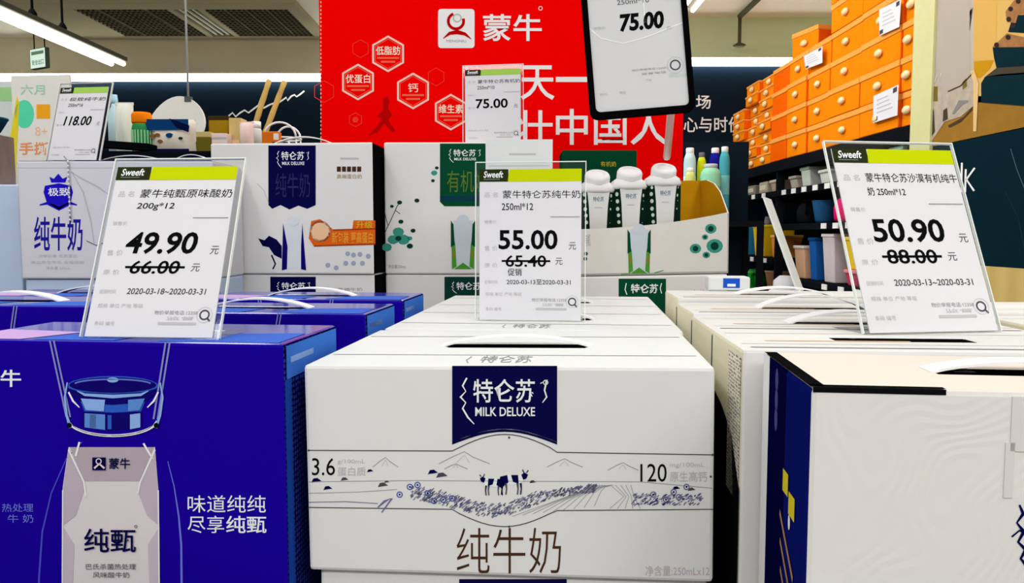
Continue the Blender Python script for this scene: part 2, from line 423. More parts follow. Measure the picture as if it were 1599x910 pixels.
# ------------------------------------------------------------------ cartons
def carton(name, label, cat, x, y, ztop, yaw, w, d, h, body=white_card, top=None, left=None, right=None, roll=0,
           slot=0.055, strap=0.007, bevel=0.0025, group=None, strap_w=0.016, seams=True, strap_m_=None, slot_w=0.011):
    t = thing(name, label, cat, (x, y, ztop - h), (0, roll, yaw), group)
    top = top or body; left = left or body; right = right or body
    m = MB(); hw = w / 2; sl, sw, cy = slot, slot_w, d / 2
    V = [(-hw, 0, 0), (hw, 0, 0), (hw, d, 0), (-hw, d, 0), (-hw, 0, h), (hw, 0, h), (hw, d, h), (-hw, d, h)]
    if slot:
        V += [(-sl, cy - sw, h), (sl, cy - sw, h), (sl, cy + sw, h), (-sl, cy + sw, h)]
        V += [(-sl, cy - sw, h - .03), (sl, cy - sw, h - .03), (sl, cy + sw, h - .03), (-sl, cy + sw, h - .03)]
    F = [((0, 3, 2, 1), body), ((0, 1, 5, 4), body), ((1, 2, 6, 5), right), ((2, 3, 7, 6), body), ((3, 0, 4, 7), left)]
    if slot:
        F += [((4, 5, 9, 8), top), ((5, 6, 10, 9), top), ((6, 7, 11, 10), top), ((7, 4, 8, 11), top)]
        F += [((8, 9, 13, 12), black_gap), ((9, 10, 14, 13), black_gap), ((10, 11, 15, 14), black_gap), ((11, 8, 12, 15), black_gap), ((12, 13, 14, 15), black_gap)]  # slot lined black to paint in the shade inside the handle hole
    else: F += [((4, 5, 6, 7), top)]
    m.v = list(V)
    for f, mm in F: m.f.append(f); m.m.append(m.mi(mm)); m.sm.append(False)
    m.build('body', t, bevel, 2)
    if seams:
        p = Pr(t, 2, h, 1, (-hw, hw, 0, d), 0.0003)
        for v in (0.24, 0.76): p.rect4(0.02, v - .006, 0.98, v + .006, grey_f)
        p.build('flap_seam', t)
    if slot and strap:
        n = 12; L = sl * 1.12
        pts = [(-L + 2 * L * k / n, cy, h - .0008 + strap * math.sin(math.pi * k / n) ** 0.8) for k in range(n + 1)]
        MB().band(pts, (0, strap_w, 0), 0.0014, strap_m_ or strap_m).build('handle_strap', t)
    return t

def delux_lettering(p, x0, y0, x1, y1, full=True):
    """the navy/green panel's lettering: swash, three characters, swash and roman line (pixels)"""
    W, H = x1 - x0, y1 - y0
    X = lambda u: x0 + W * u
    Y = lambda v: y0 + H * v
    p.text('特仑苏', X(.20), Y(.20), X(.79), Y(.62 if full else .75), white_p, 0.010)
    if full: p.text('MILK DELUXE', X(.22), Y(.70), X(.79), Y(.86), white_p, 0.014)
    s = max(1.0, W / 55)
    p.line([(X(.14), Y(.18)), (X(.10), Y(.32)), (X(.13), Y(.42)), (X(.08), Y(.52)), (X(.13), Y(.62)), (X(.10), Y(.72)), (X(.15), Y(.88)), (X(.21), Y(1.0))], [s * .9, s * .9, s * .5, s * 1.1, s * .6, s * .9, s * .9, s * .4], white_p)
    p.line([(X(.84), Y(.28)), (X(.90), Y(.22)), (X(.88), Y(.40)), (X(.90), Y(.52)), (X(.86), Y(.62))], [s * .5, s * 1.2, s * .8, s * .8, s * .4], white_p)

# --- middle row: three white cartons on a lower white carton
ax, ay = math.sin(R(5.3)), math.cos(R(5.3))
WROLL = R(-0.55)
white = []
places = ['front one of the middle row with navy label', 'second of the middle row, under the 55.00 tag', 'rear one of the middle row behind the 55.00 tag']
for k in range(3):
    st = 0.1955 * k
    t = carton('milk_carton', 'white milk carton, ' + places[k], 'milk carton', -0.0037 + ax * st + (0.003 if k else 0), 0.5089 + ay * st, Z_W, R(-5.3), 0.27, 0.1934, HW, white_card, white_top,
               roll=WROLL if k == 0 else 0, group='white milk cartons of the middle row', slot=0.052, strap=0.0075 if k == 0 else 0.009)
    white.append(t)
low = carton('milk_carton', 'white milk carton under the front carton of the middle row, its top edge showing', 'milk carton', -0.0037 + .002, 0.5089 + 0.006, Z_W - HW, R(-5.3), 0.262, 0.1934, HW - .0005, white_card, white_top, group='white milk cartons of the middle row', slot=0, seams=False)
# front printing of the first white carton
t = white[0]
p = Pr(t, 1, 0, -1)
N = 14
arch = [(706 + 164 * k / N, 694 - 20 * math.sin(math.pi * k / N)) for k in range(N + 1)]
p.poly([(706, 694)] + [(x, y) for x, y in arch[1:]] + [(870, 571), (706, 571)], navy)
p.build('navy_label', t)
p = Pr(t, 1, 0, -1, eps=0.0004); p.L(2)
delux_lettering(p, 706, 574, 870, 662)
p.ring(852, 597, 3.5, 1.2, white_p); p.build('label_lettering', t)
p = Pr(t, 1, 0, -1)
lg = slate_p
def hump(a0, sgn): return [(706 + 164 * k / N, (704 if sgn < 0 else 796) + sgn * 26 * math.sin(math.pi * k / N)) for k in range(N + 1)]
p.line([(482, 703)] + [(706, 704)] + hump(0, -1)[1:-1] + [(870, 706), (1113, 710)], 1.5, dgrey_p)
p.line([(482, 792)] + [(706, 795)] + hump(0, 1)[1:-1] + [(870, 797), (1114, 795)], 1.5, dgrey_p)
p.line([(x, y - 4) for x, y in arch], 1.2, grey_p)
p.line([(482, 752), (650, 750), (790, 751), (1000, 752), (1112, 762)], 0.9, grey_p)
p.line([(482, 770), (560, 768), (620, 764)], 0.9, grey_p); p.line([(482, 784), (540, 783), (590, 786)], 1.2, slate_p)
for mx, my, mw, mh in ((602, 727, 20, 13), (725, 722, 40, 17), (882, 727, 28, 11), (973, 732, 24, 10), (712, 730, 18, 6)):
    p.line([(mx - mw, my + 2), (mx - mw * .4, my - mh * .6), (mx, my - mh), (mx + mw * .35, my - mh * .5), (mx + mw, my + 2)], 1.0, grey_p)
    p.line([(mx - mw * .3, my), (mx, my - mh * .7), (mx + mw * .2, my)], .9, grey_f)
rnd = random.Random(3)
curve = lambda x: 778 + 22 * math.exp(-((x - 770) / 62) ** 2) - max(0, x - 790) * 0.098 - max(0, 700 - x) * 0.10
for k in range(620):                                # long hatched meadow band
    x = rnd.uniform(640, 930); y = curve(x) + rnd.uniform(-7, 5) * (1.7 if x < 850 else 1); l = rnd.uniform(3, 7)
    p.line([(x, y), (x + l * .7, y - l * .55)], rnd.uniform(1.0, 2.0), rnd.choice([slate_p, slate_p, grey_p, dgrey_p, slate_p]))
for k in range(170):
    x = rnd.uniform(985, 1095); y = 780 + rnd.uniform(-8, 10); l = rnd.uniform(3, 7)
    p.line([(x, y), (x + l * .7, y - l * .5)], rnd.uniform(1.0, 2.0), rnd.choice([slate_p, slate_p, blue_dk, grey_p]))
for k in range(9):                                  # furrows
    p.line([(800 + k * 16, 806 - k * 2.0), (850 + k * 11, 788 - k * 2.6), (905 + k * 5, 768 - k), (925 + k * 4, 757)], 0.8, grey_p)
for k in range(5): p.line([(985 - k * 8, 757), (990 - k * 4, 775), (1000 - k * 12, 794)], 0.8, grey_p)
for x, y in ((624, 772), (640, 760), (652, 757), (668, 770), (678, 782), (692, 780), (706, 778), (1020, 772), (1052, 768), (1072, 760), (1040, 780), (1060, 776)):
    p.ring(x, y, 4.2, 1.8, slate_p if x > 900 else mat('bluebell_print', '#5266b4', 0.5), n=12); p.disc(x, y, 1.6, blue_dk, n=8)
for x, y, s in ((598, 757, 8), (512, 762, 7), (494, 750, 8), (538, 748, 6), (676, 737, 8), (690, 742, 9), (604, 752, 4), (1056, 762, 6), (1080, 764, 6), (832, 752, 5), (578, 735, 5)):
    p.poly([(x - s, y + s * .4), (x - s * .6, y - s * .4), (x + s * .2, y - s * .5), (x + s, y + s * .1), (x + s * .3, y + s * .2)], rnd.choice([navy, dgrey_p]))
p.line([(590, 792), (600, 783), (612, 778), (596, 800)], [2, 4, 3, 2], slate_p)
def cow(x, y, s, flip=1):
    q = lambda pts: [(x + flip * s * a, y + s * b) for a, b in pts]
    p.poly(q([(-1, .0), (-.9, -.45), (-.2, -.6), (.5, -.55), (.9, -.75), (1.25, -.6), (1.2, -.3), (.9, -.1), (.6, .1), (-.4, .2)][::-1] if flip > 0 else [(-1, .0), (-.9, -.45), (-.2, -.6), (.5, -.55), (.9, -.75), (1.25, -.6), (1.2, -.3), (.9, -.1), (.6, .1), (-.4, .2)]), white_p)
    p.L(2)
    for pts in ([(-1, .05), (-.9, -.45), (-.35, -.58), (-.25, -.0), (-.65, .25)], [(-.05, -.58), (.5, -.58), (.55, .1), (.1, -.05)], [(.75, -.6), (1.0, -.78), (1.28, -.6), (1.15, -.3), (.9, -.2)]):
        p.poly(q(pts), navy)
    for lx in (-.8, -.45, .45, .7): p.line(q([(lx, .05), (lx + .05, .5), (lx, .95)]), [s * .16, s * .1, s * .1], navy if lx in (-.8, .7) else dgrey_p)
    p.line(q([(.95, -.75), (.85, -1.0)]), s * .08, navy); p.line(q([(1.15, -.75), (1.3, -.95)]), s * .08, navy)
    p.L(1)
cow(771, 757, 17, -1); cow(799, 753, 20, 1)
for x, y in ((482, 703), (1113, 710), (1110, 744), (795, 683), (795, 822)): p.disc(x, y, 1.8, dgrey_p, n=8)
p.build('landscape_print', t)
p = Pr(t, 1, 0, -1)
p.text('3.6', 487, 715, 523, 742, ink, 0.0); p.text('g/100mL', 527, 717, 570, 725, grey_f); p.text('蛋白质', 527, 729, 571, 743, grey_f, .005); p.build('protein_lettering', t); p = Pr(t, 1, 0, -1); p.text('120', 1000, 724, 1041, 752, ink, 0.0)
p.text('mg/100mL', 1046, 722, 1100, 731, grey_f); p.text('原生高钙', 1046, 736, 1104, 752, grey_f, .005)
p.build('calcium_lettering', t); p = Pr(t, 1, 0, -1); p.text('纯牛奶', 713, 824, 876, 895, brown_p, -0.008); p.L(2); 
p.build('product_lettering', t); p = Pr(t, 1, 0, -1); p.text('净含量:250mLx12', 1008, 883, 1108, 899, pink_q)
p.build('volume_lettering', t)
for tt in white:                                   # faint letters near the front edge of the lid
    p = Pr(tt, 2, HW, 1, (-0.135, 0.135, 0, 0.1934), 0.0003)
    p.text('特仑苏', 0.43, 0.78, 0.56, 0.93, grey_p); p.line([(0.40, .80), (0.395, .88), (.405, .94)], .003, grey_p); p.build('lid_lettering', tt)
p = Pr(low, 1, 0, -1); p.rect4(717, 904, 885, 990, navy); p.build('navy_label', low)

# --- left row: royal blue cartons
def blue_carton(label, x, y, ztop, yaw, d=0.1057):
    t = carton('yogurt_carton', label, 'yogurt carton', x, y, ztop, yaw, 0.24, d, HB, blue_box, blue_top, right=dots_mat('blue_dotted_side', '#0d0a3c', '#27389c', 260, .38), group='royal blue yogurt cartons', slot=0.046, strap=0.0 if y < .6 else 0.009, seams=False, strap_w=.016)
    p = Pr(t, 0, 0.12, 1, (0.0, d, 0, HB), 0.0003)
    p.rect4(0.03, 0.01, 0.97, 0.12, mat('foil_blue_print', '#3f78d8', 0.2)); p.rect4(.1, .05, .5, .07, blue_lt); p.rect4(0.0, .12, .10, 1, mat('side_edge_blue', '#1c47a8', .3)); p.build('edge_print', t)
    p = Pr(t, 2, HB, 1, (-0.12, 0.12, 0, d), 0.0003)
    p.poly([(0.02, 0.98), (.22, .98), (.30, .6), (.02, .5)], mat('lid_pink_reflection', '#c8a8dc', .2)); p.poly([(.25, .98), (.5, .98), (.55, .62), (.32, .6)], mat('lid_foil_reflection', '#4a6ed0', .2)); p.poly([(.62, .98), (.98, .98), (.98, .5), (.7, .6)], MATS['lid_foil_reflection']); p.build('lid_marks', t)  # pink and blue patches paint the ceiling's reflection onto the glossy lid
    for u0, u1 in ((.325, .365), (.668, .625)):
        p = Pr(t, 1, 0, -1, (-0.12, 0.12, 0, HB), 0.0003)
        for q in (-.006, .006): p.line([(u0 + q, 0), (u1 + q, .26)], .005, mat('chain_print', '#8a90c8', .4))
        p.build('bottle_handle_print', t)
    return t
b1 = blue_carton('royal blue yogurt carton with large bottle print, front one of the left row', -0.268, 0.5222, Z_B, R(-6.1))
b2 = blue_carton('royal blue yogurt carton behind the front one, its foil corner near the white cartons', -0.2500, 0.7123, Z_B, R(-5.5))
b3 = blue_carton('royal blue yogurt carton at the back of the left row, beside the rear white carton', -0.2370, 0.862, Z_B, R(-5.5))
b4 = blue_carton('royal blue yogurt carton at far left behind the front one and the 49.90 tag', -0.4934, 0.72, Z_B + .006, R(-5))
b5 = blue_carton('royal blue yogurt carton at far left in front of the pale blue carton', -0.487, 0.875, Z_B + .002, R(-4))
t = b1
p = Pr(t, 1, 0, -1)
bl = mat('bottle_outline_print', '#4a50d0', .3)
p.line([(128, 690), (104, 715), (80, 770), (66, 830), (61, 900), (60, 960)], [1.5, 1.5, 2, 2.5, 3, 3], bl)
p.line([(262, 720), (272, 760), (279, 805), (283, 850), (284, 960)], [1, 1.5, 2.5, 3, 3.5], blue_line)
gb = mat('glass_blue_print', '#5f8fd8', .25)
p.disc(176, 602, 71, blue_mid, 15); p.L(2); p.disc(176, 601, 68, blue_dk, 12); p.L(3); p.disc(176, 593, 9, blue_lt, 4); p.ring(176, 600, 60, 2.2, blue_line, 8, a0=190, a1=350)
p.L(2); p.poly([(107, 606), (114, 618), (128, 628), (176, 632), (224, 628), (238, 618), (245, 606), (226, 612), (176, 615), (126, 612)][::-1], blue_dk)
p.L(3); p.line([(120, 610), (132, 616), (176, 619), (220, 616), (232, 610)], [1, 4, 5.5, 4, 1], blue_lt)
p.L(1); p.poly([(122, 618), (132, 642), (176, 644), (220, 642), (230, 618)][::-1], blue_mid); p.L(3); p.poly([(126, 622), (134, 640), (162, 642), (164, 624)][::-1], blue_lt); p.poly([(200, 624), (200, 642), (218, 640), (226, 622)][::-1], gb)
p.L(2); p.poly([(129, 643), (129, 667), (176, 672), (222, 667), (222, 643), (176, 646)][::-1], blue_dk); p.L(3); p.poly([(132, 645), (132, 667), (164, 671), (164, 647)][::-1], gb); p.rect4(140, 647, 150, 668, blue_lt); p.rect4(168, 648, 174, 670, blue_mid); p.poly([(203, 647), (203, 670), (219, 667), (219, 645)][::-1], blue_lt)
p.L(4); p.ring(176, 654, 70, 4, white_p, 26, a0=8, a1=172); p.ring(176, 656, 66, 1.4, dgrey_p, 24, a0=15, a1=165)
p.line([(105, 597), (101, 620), (104, 648), (110, 668)], [2, 3, 3.5, 5], blue_lt); p.line([(250, 597), (254, 620), (250, 648), (243, 668)], [2, 3, 3.5, 5], blue_lt)
p.line([(107, 612), (114, 626), (124, 636)], [2.5, 3, 1.5], white_p); p.line([(247, 612), (240, 626), (230, 636)], [2.5, 3, 1.5], white_p)
p.L(5); p.disc(108, 664, 4, ink); p.disc(244, 664, 4, ink)
p.build('bottle_cap_print', t)
p = Pr(t, 1, 0, -1)
p.poly([(107, 698), (98, 760), (97, 830), (97, 960), (249, 960), (249, 830), (247, 760), (242, 698)][::-1][::-1], pink_p)
p.L(2); p.poly([(109, 698), (131, 751), (218, 751), (240, 698)], mat('neck_grey_print', '#b8a9b4', .4)); p.poly([(107, 702), (99, 760), (98, 820), (118, 805), (133, 760), (131, 752)], pink_q); p.poly([(242, 702), (219, 752), (214, 765), (230, 805), (248, 820), (247, 760)], pink_q)
p.poly([(98, 822), (97, 960), (112, 960), (116, 850)], mat('flank_print', '#cbbcc9', .4)); p.poly([(249, 822), (231, 850), (235, 960), (249, 960)], MATS['flank_print'])
p.L(3); p.line([(107, 702), (131, 752), (134, 775)], 2.4, white_p); p.line([(242, 702), (219, 752), (215, 770)], 2.4, white_p); p.line([(124, 690), (118, 712)], 3, white_p); p.line([(224, 692), (238, 716)], 3, white_p); p.line([(98, 765), (97, 960)], 2, white_p); p.line([(247, 765), (249, 960)], 2, white_p)
p.build('bottle_body_print', t)
p = Pr(t, 1, 0, -1); p.L(5)
p.rect4(144, 714, 165, 734, navy); p.L(6); p.line([(147, 731), (155, 724), (163, 731)], 3, pink_p); p.ring(154, 720, 4, 1.6, pink_p, n=14); p.L(5)
p.text('蒙牛', 170, 715, 203, 732, navy, 0.014)
p.build('logo', t); p = Pr(t, 1, 0, -1); p.L(5)
p.text('纯甄', 131, 825, 212, 862, navy, 0.010); p.ring(212, 822, 2, .8, navy, n=10)
p.text('巴氏杀菌热处理', 134, 880, 212, 889, dgrey_p); p.text('风味酸牛奶', 145, 893, 202, 902, dgrey_p)
p.build('product_lettering', t); p = Pr(t, 1, 0, -1)
p.text('味道纯纯', 293, 773, 415, 800, white_p, 0.0); p.text('尽享', 293, 805, 350, 832, white_p, 0.0); p.text('纯甄', 353, 805, 416, 832, white_p, 0.010)
p.build('slogan', t); p = Pr(t, 1, 0, -1)
p.text('蒙牛', -34, 577, 33, 604, white_p, .014)
p.build('brand_lettering', t); p = Pr(t, 1, 0, -1)
p.text('热处理', 3, 786, 52, 799, blue_line); p.text('牛 奶', 12, 803, 52, 816, blue_line)
p.build('faint_lettering', t)

# --- right row
navy_side = mat('navy_sheen_side', '#0c1668', 0.25, var=0.35, scale=18)  # lighter navy puts the side's sheen into the colour
emboss = ring_mat('embossed_white_card', '#e6e4e0', '#d0cec8', 13, 0.18)
r1 = carton('milk_carton', 'white carton with embossed rings and glossy navy side, front one at right', 'milk carton', 0.2592, 0.3541, Z_R, R(-6.8), 0.238, 0.109, 0.2, emboss, mat('ivory_top', '#e6dcd0', .4, var=.04, scale=9), left=navy_side, slot=0.042, strap=0.006, group=None, seams=False, bevel=0.003)
p = Pr(r1, 0, -0.119, -1, (0.109, 0.0, 0, 0.2), 0.0003)
p.rect4(0.0, 0.0, .16, 1, white_p); p.rect4(.16, 0, .55, 1, mat('deep_navy_print', '#07073a', .3))
p.L(2)
for k in range(5): p.line([(.52 + .08 * k, .36 + .065 * k), (.92, .66 + .05 * k)], .03, mat('copper_print', '#b08466', .3)) if False else p.line([(.50 + .02 * k, .40 + .075 * k), (.80 + .01 * k, .52 + .075 * k)], .018, mat('copper_print', '#b08466', .3))
p.rect4(.55, .27, .66, .33, straw_p); p.rect4(.68, .31, .80, .37, straw_p); p.disc(.70, .39, .02, white_p)
for k in range(4): p.line([(.5 + .03 * k, .83 + .03 * k), (.78 + .02 * k, .93 + .03 * k)], .016, MATS['copper_print'])
for k in range(3): p.disc(.36, .05 + .055 * k, .035, mat('violet_grey_print', '#4a4a8c', .3), n=10)
p.build('side_marks', r1)
p = Pr(r1, 1, 0, -1)
p.line([(1592, 788), (1598, 802), (1588, 816), (1599, 830), (1590, 846), (1602, 858), (1594, 872), (1604, 884)], [3, 6, 3, 7, 4, 7, 4, 6], navy); p.line([(1580, 838), (1592, 828), (1606, 836)], 3, navy)
p.build('vine_print', r1)
p = Pr(r1, 1, 0, -1, (-.119, .119, 0, .2), .0003); p.rect4(0.005, 0.0, .255, .013, ink); p.build('lid_gap', r1)
p = MB(); p.box(-0.0295, .117, -0.0006, 0.0, 0.172, 0.1975, mat('flap_card', '#dedbd8', .4)); p.box(-.0315, -.0275, -0.0006, 0, .150, .176, MATS['flap_card']); p.build('tuck_flap', r1)
p = Pr(r1, 2, 0.2, 1, (-.119, .119, 0, .109), 0.0003)
p.rect4(.0, .96, .255, 1.0, ink); p.rect4(.355, .45, .40, .56, dgrey_p); p.rect4(0, 0, .03, 1, ink); p.build('lid_crease', r1)

labels_r = ['second from the front at right, under the 50.90 tag', 'third from the front at right, with raised strap', 'fourth from the front at right with crumpled ivory edges', 'rearmost of the right row, before the bins on the shelf']
for k in range(4):
    yw = R(-4); st = 0.1085 * k
    x0 = 0.144 + 0.119 + 0.085 * st; y0 = 0.481 + st
    t = carton('milk_carton', 'white carton with cream sides, ' + labels_r[k], 'milk carton', x0, y0, Z_R + (0.0, -0.001, .001, .006)[k], yw, 0.238, 0.106, 0.2, white_card, mat('paper_white_top', '#e3e3df', .45, var=.05, scale=12, bump=.3), left=cream, slot=0.045, strap=(0.0, .010, .013, .008)[k], strap_w=.02, group='white milk cartons of the right row')
    p = Pr(t, 0, -0.119, -1, (0.106, 0.0, 0, 0.2), 0.0003)
    if k == 0: p.rect4(.62, .03, .98, .5, dots_mat('speckled_print', '#efe9d8', '#1a1a20', 420, .36))
    p.poly([(0, .95), (1, .95), (1, .45), (.75, .30), (.4, .24), (0, .20)], black_gap); p.rect4(.02, .02, .05, .9, dgrey_p); p.build('side_marks', t)  # black lower part paints the dark gap's shade onto the cream side
    p = Pr(t, 2, 0.2, 1, (-.119, .119, 0, .106), 0.0003)
    p.rect4(.03, .90, .97, .93, grey_p); p.rect4(.1, .6, .5, .63, peach_p); p.disc(.36, .5, .01, dgrey_p); p.build('lid_marks', t)
for k in range(3):
    st = 0.108 * k
    t = carton('milk_carton', 'white carton in the second column at right, ' + ['nearest one, behind the embossed carton', 'middle one, behind the 50.90 price tag', 'rear one with an open dark edge'][k], 'milk carton', 0.263 + 0.248 + .085 * st, 0.462 + st, Z_R + (0, .001, .004)[k], R(-4), 0.238, 0.105, 0.2, white_card, MATS['paper_white_top'], left=cream, slot=0.045, strap=.012, group='white milk cartons of the right row')
# small white pack with a blue mark lying on the right row
a = atz(1150, 478, Z_R + .001)
hp = thing('tape_handle', 'small white carry handle pack with a blue square mark, on the rear right carton', 'carry handle', (0.262, 0.905, Z_R + .0005), (0, 0, R(-6)))
MB().box(-.035, .012, 0, .03, .0062, .022, white_top).build('body', hp, .002)
p = Pr(hp, 1, 0, -1, (-.035, .012, .0062, .022), .0003); p.rect4(.35, .1, .75, .8, mat('mark_blue', '#2358c8', .3)); p.L(2); p.rect4(.45, .5, .65, .7, white_p); p.build('blue_mark', hp)

# ------------------------------------------------------------------ rear rows
KL = dict(slot=0, seams=False)
# lower rear cartons
ld = carton('milk_carton', 'lower white carton with navy label, under the white carton with orange banner', 'milk carton', -0.3312, 1.196, 1.2385, R(-4.1), 0.249, 0.12, 0.2, white_card, right=black_gap, **KL)  # right side coloured black as shade of the gap beside it
p = Pr(ld, 1, 0, -1); p.rect4(422, 432, 493, 500, navy); p.L(2); delux_lettering(p, 427, 437, 490, 456, False); p.L(1); p.text('高端牛奶', 527, 449, 566, 454, grey_p); p.build('label_print', ld)
lg_ = carton('milk_carton', 'lower white carton with green label, under the white carton with teal flowers', 'milk carton', -0.0745, 1.2375, 1.2362, R(-0.7), 0.249, 0.12, 0.197, white_card, **KL)
p = Pr(lg_, 1, 0, -1); p.rect4(694, 432, 770, 500, teal_d); p.L(2); delux_lettering(p, 700, 436, 764, 458, False); p.build('label_print', lg_)
lo = carton('milk_carton', 'lower white carton with green label, under the open display carton of bottles', 'milk carton', 0.202, 1.185, 1.2372, R(8), 0.262, 0.115, 0.1975, white_card, roll=R(-0.6), **KL)
p = Pr(lo, 1, 0, -1); p.rect4(966, 435, 1040, 500, green_l); p.L(2); p.text('特仑苏', 985, 443, 1028, 458, white_p, .02); p.line([(978, 442), (976, 452), (979, 460)], 1.5, white_p); p.line([(1033, 442), (1031, 450), (1033, 458)], 1.5, white_p); p.L(1); p.text('有机奶', 1080, 452, 1112, 468, grey_p); p.build('label_print', lo)
# white carton with navy label and orange banner
dr = carton('milk_carton', 'white carton with navy label and orange banner print, below the red display board', 'milk carton', -0.3312, 1.1924, 1.4357, R(-4.1), 0.249, 0.12, 0.1965, white_card, right=black_gap, slot=0.05, strap=0.016, seams=False, strap_w=.012)  # black right side paints in the shade between the rear cartons
p = Pr(dr, 1, 0, -1)
p.poly([(419, 320), (425, 326), (438, 320), (452, 327), (466, 321), (480, 326), (493, 320), (493, 227), (419, 227)], navy); p.L(2); delux_lettering(p, 427, 230, 488, 262)
p.text('纯牛奶', 430, 270, 484, 308, mat('navy_sheen_print', '#2c2c62', .4), 0); p.build('label_print', dr)
p = Pr(dr, 1, 0, -1)
p.poly([(403, 372), (413, 375), (420, 368), (432, 374), (440, 384), (440, 404), (428, 398), (420, 386), (410, 384)], navy); p.line([(424, 398), (430, 412), (426, 420)], 2.5, navy); p.build('camel_print', dr); p = Pr(dr, 1, 0, -1)
p.poly([(443, 350), (440, 420), (474, 420), (472, 352)], mat('bottle_white_print', '#dfe4ea', .4)); p.L(2); p.poly([(442, 348), (440, 422), (448, 420), (449, 385)], blue_dk); p.poly([(472, 348), (470, 385), (470, 420), (478, 422)], blue_dk); p.disc(458, 345, 9, MATS['bottle_white_print'], 8); p.build('bottle_print', dr); p = Pr(dr, 1, 0, -1)
p.L(1); p.poly([(482, 372), (490, 384), (586, 380), (586, 344), (552, 344), (550, 358), (520, 358), (500, 342), (486, 345)], orange_p); p.L(2); p.disc(500, 361, 16, peach_p); p.ring(500, 361, 15, 3, mat('rust_print', '#a83c14', .4)); p.text('新包装 更高蛋白', 518, 362, 582, 380, mat('amber_print', '#f2a53c', .4), .01); p.text('升级', 556, 345, 582, 356, straw_p); p.line([(490, 384), (586, 381)], 2, MATS['rust_print']); p.line([(520, 359), (586, 357)], 2, MATS['rust_print']); p.build('banner_print', dr); p = Pr(dr, 1, 0, -1)
p.L(1)
for x, y in ((512, 414), (525, 418), (540, 411), (552, 411), (566, 411), (543, 396), (552, 398), (562, 397), (575, 400)): p.disc(x, y, 4, mat('pale_slate_print', '#a6acc4', .5), n=8); 
p.build('bubble_print', dr); p = Pr(dr, 1, 0, -1)
p.rect4(531, 246, 560, 249, grey_f); p.text('■■■■■', 526, 260, 564, 268, brown_p); p.text('高端蛋白奶', 526, 272, 565, 279, gold_p); p.text('净含量250mL', 357, 418, 374, 423, grey_f)
p.line([(401, 286), (412, 297), (420, 318)], .9, grey_f); p.build('quality_lettering', dr)
# white carton with teal flowers
gr = carton('milk_carton', 'white carton with green label and teal flower print, left of the 55.00 price tag', 'milk carton', -0.0745, 1.2351, 1.4416, R(-0.7), 0.249, 0.12, 0.2047, white_card, slot=0.05, strap=0, seams=False)
p = Pr(gr, 1, 0, -1)
p.poly([(687, 315), (694, 322), (770, 322), (770, 224), (687, 224)], green_l); p.L(2); delux_lettering(p, 696, 228, 756, 254); p.rect4(687, 306, 770, 314, mat('blue_green_print', '#123a4a', .4)); p.text('有机奶', 698, 266, 760, 300, mat('olive_print', '#5c7a30', .4)); p.build('label_print', gr)
def bottle_print(p, x, y0, y1, s=1.0):
    p.poly([(x - 15 * s, y0), (x - 19 * s, y1), (x + 19 * s, y1), (x + 15 * s, y0)], mat('bottle_panel_print', '#ccd6de', .4)); p.L(2)
    for q in (-1, 1):
        pts = [(x + q * 19 * s, y0 + 4), (x + q * 17 * s, y1), (x + q * 10 * s, y1 - 4), (x + q * 12 * s, (y0 + y1) / 2)]
        p.poly(pts if q > 0 else pts[::-1], green_m); p.L(3)
        pts = [(x + q * 19 * s, y0), (x + q * 19 * s, y0 + .55 * (y1 - y0)), (x + q * 13 * s, y0 + .5 * (y1 - y0)), (x + q * 15 * s, y0 + 6)]
        p.poly(pts if q > 0 else pts[::-1], green_l); pts = [(x + q * 16 * s, y0 + .55 * (y1 - y0)), (x + q * 15 * s, y0 + .8 * (y1 - y0)), (x + q * 12 * s, y0 + .7 * (y1 - y0))]
        p.poly(pts if q > 0 else pts[::-1], gold_p); p.L(2)
    p.poly([(x - 14 * s, y1), (x + 14 * s, y1), (x, y1 - 10 * s)], green_m); p.disc(x, y0, 10 * s, MATS['bottle_panel_print'], 9 * s); p.L(1)
p = Pr(gr, 1, 0, -1); bottle_print(p, 723, 344, 420); p.build('bottle_print', gr); p = Pr(gr, 1, 0, -1)
p.line([(600, 365), (612, 340), (620, 322), (626, 314)], 1.2, teal_d); p.line([(606, 352), (600, 330)], 1, teal_d); p.line([(617, 328), (625, 334)], 1, teal_d)
for x, y, r, m in ((622, 362, 9, teal_p), (614, 374, 9, teal_p), (630, 374, 10, teal_p), (604, 386, 8, teal_p), (622, 372, 5, teal_d), (645, 360, 4, teal_d), (640, 384, 5, teal_d), (651, 313, 4, teal_d), (626, 346, 4, teal_d), (678, 270, 5, teal_p), (676, 282, 3, teal_d), (682, 262, 3, teal_d), (612, 322, 3, teal_d), (624, 316, 4, teal_d), (640, 372, 4, teal_p)):
    p.L(2 if m is teal_d else 1); p.disc(x, y, r, m, r * .8, 9)
p.build('flower_print', gr); p = Pr(gr, 1, 0, -1); p.text('净含量250mL', 606, 413, 634, 419, grey_p); p.build('volume_lettering', gr)
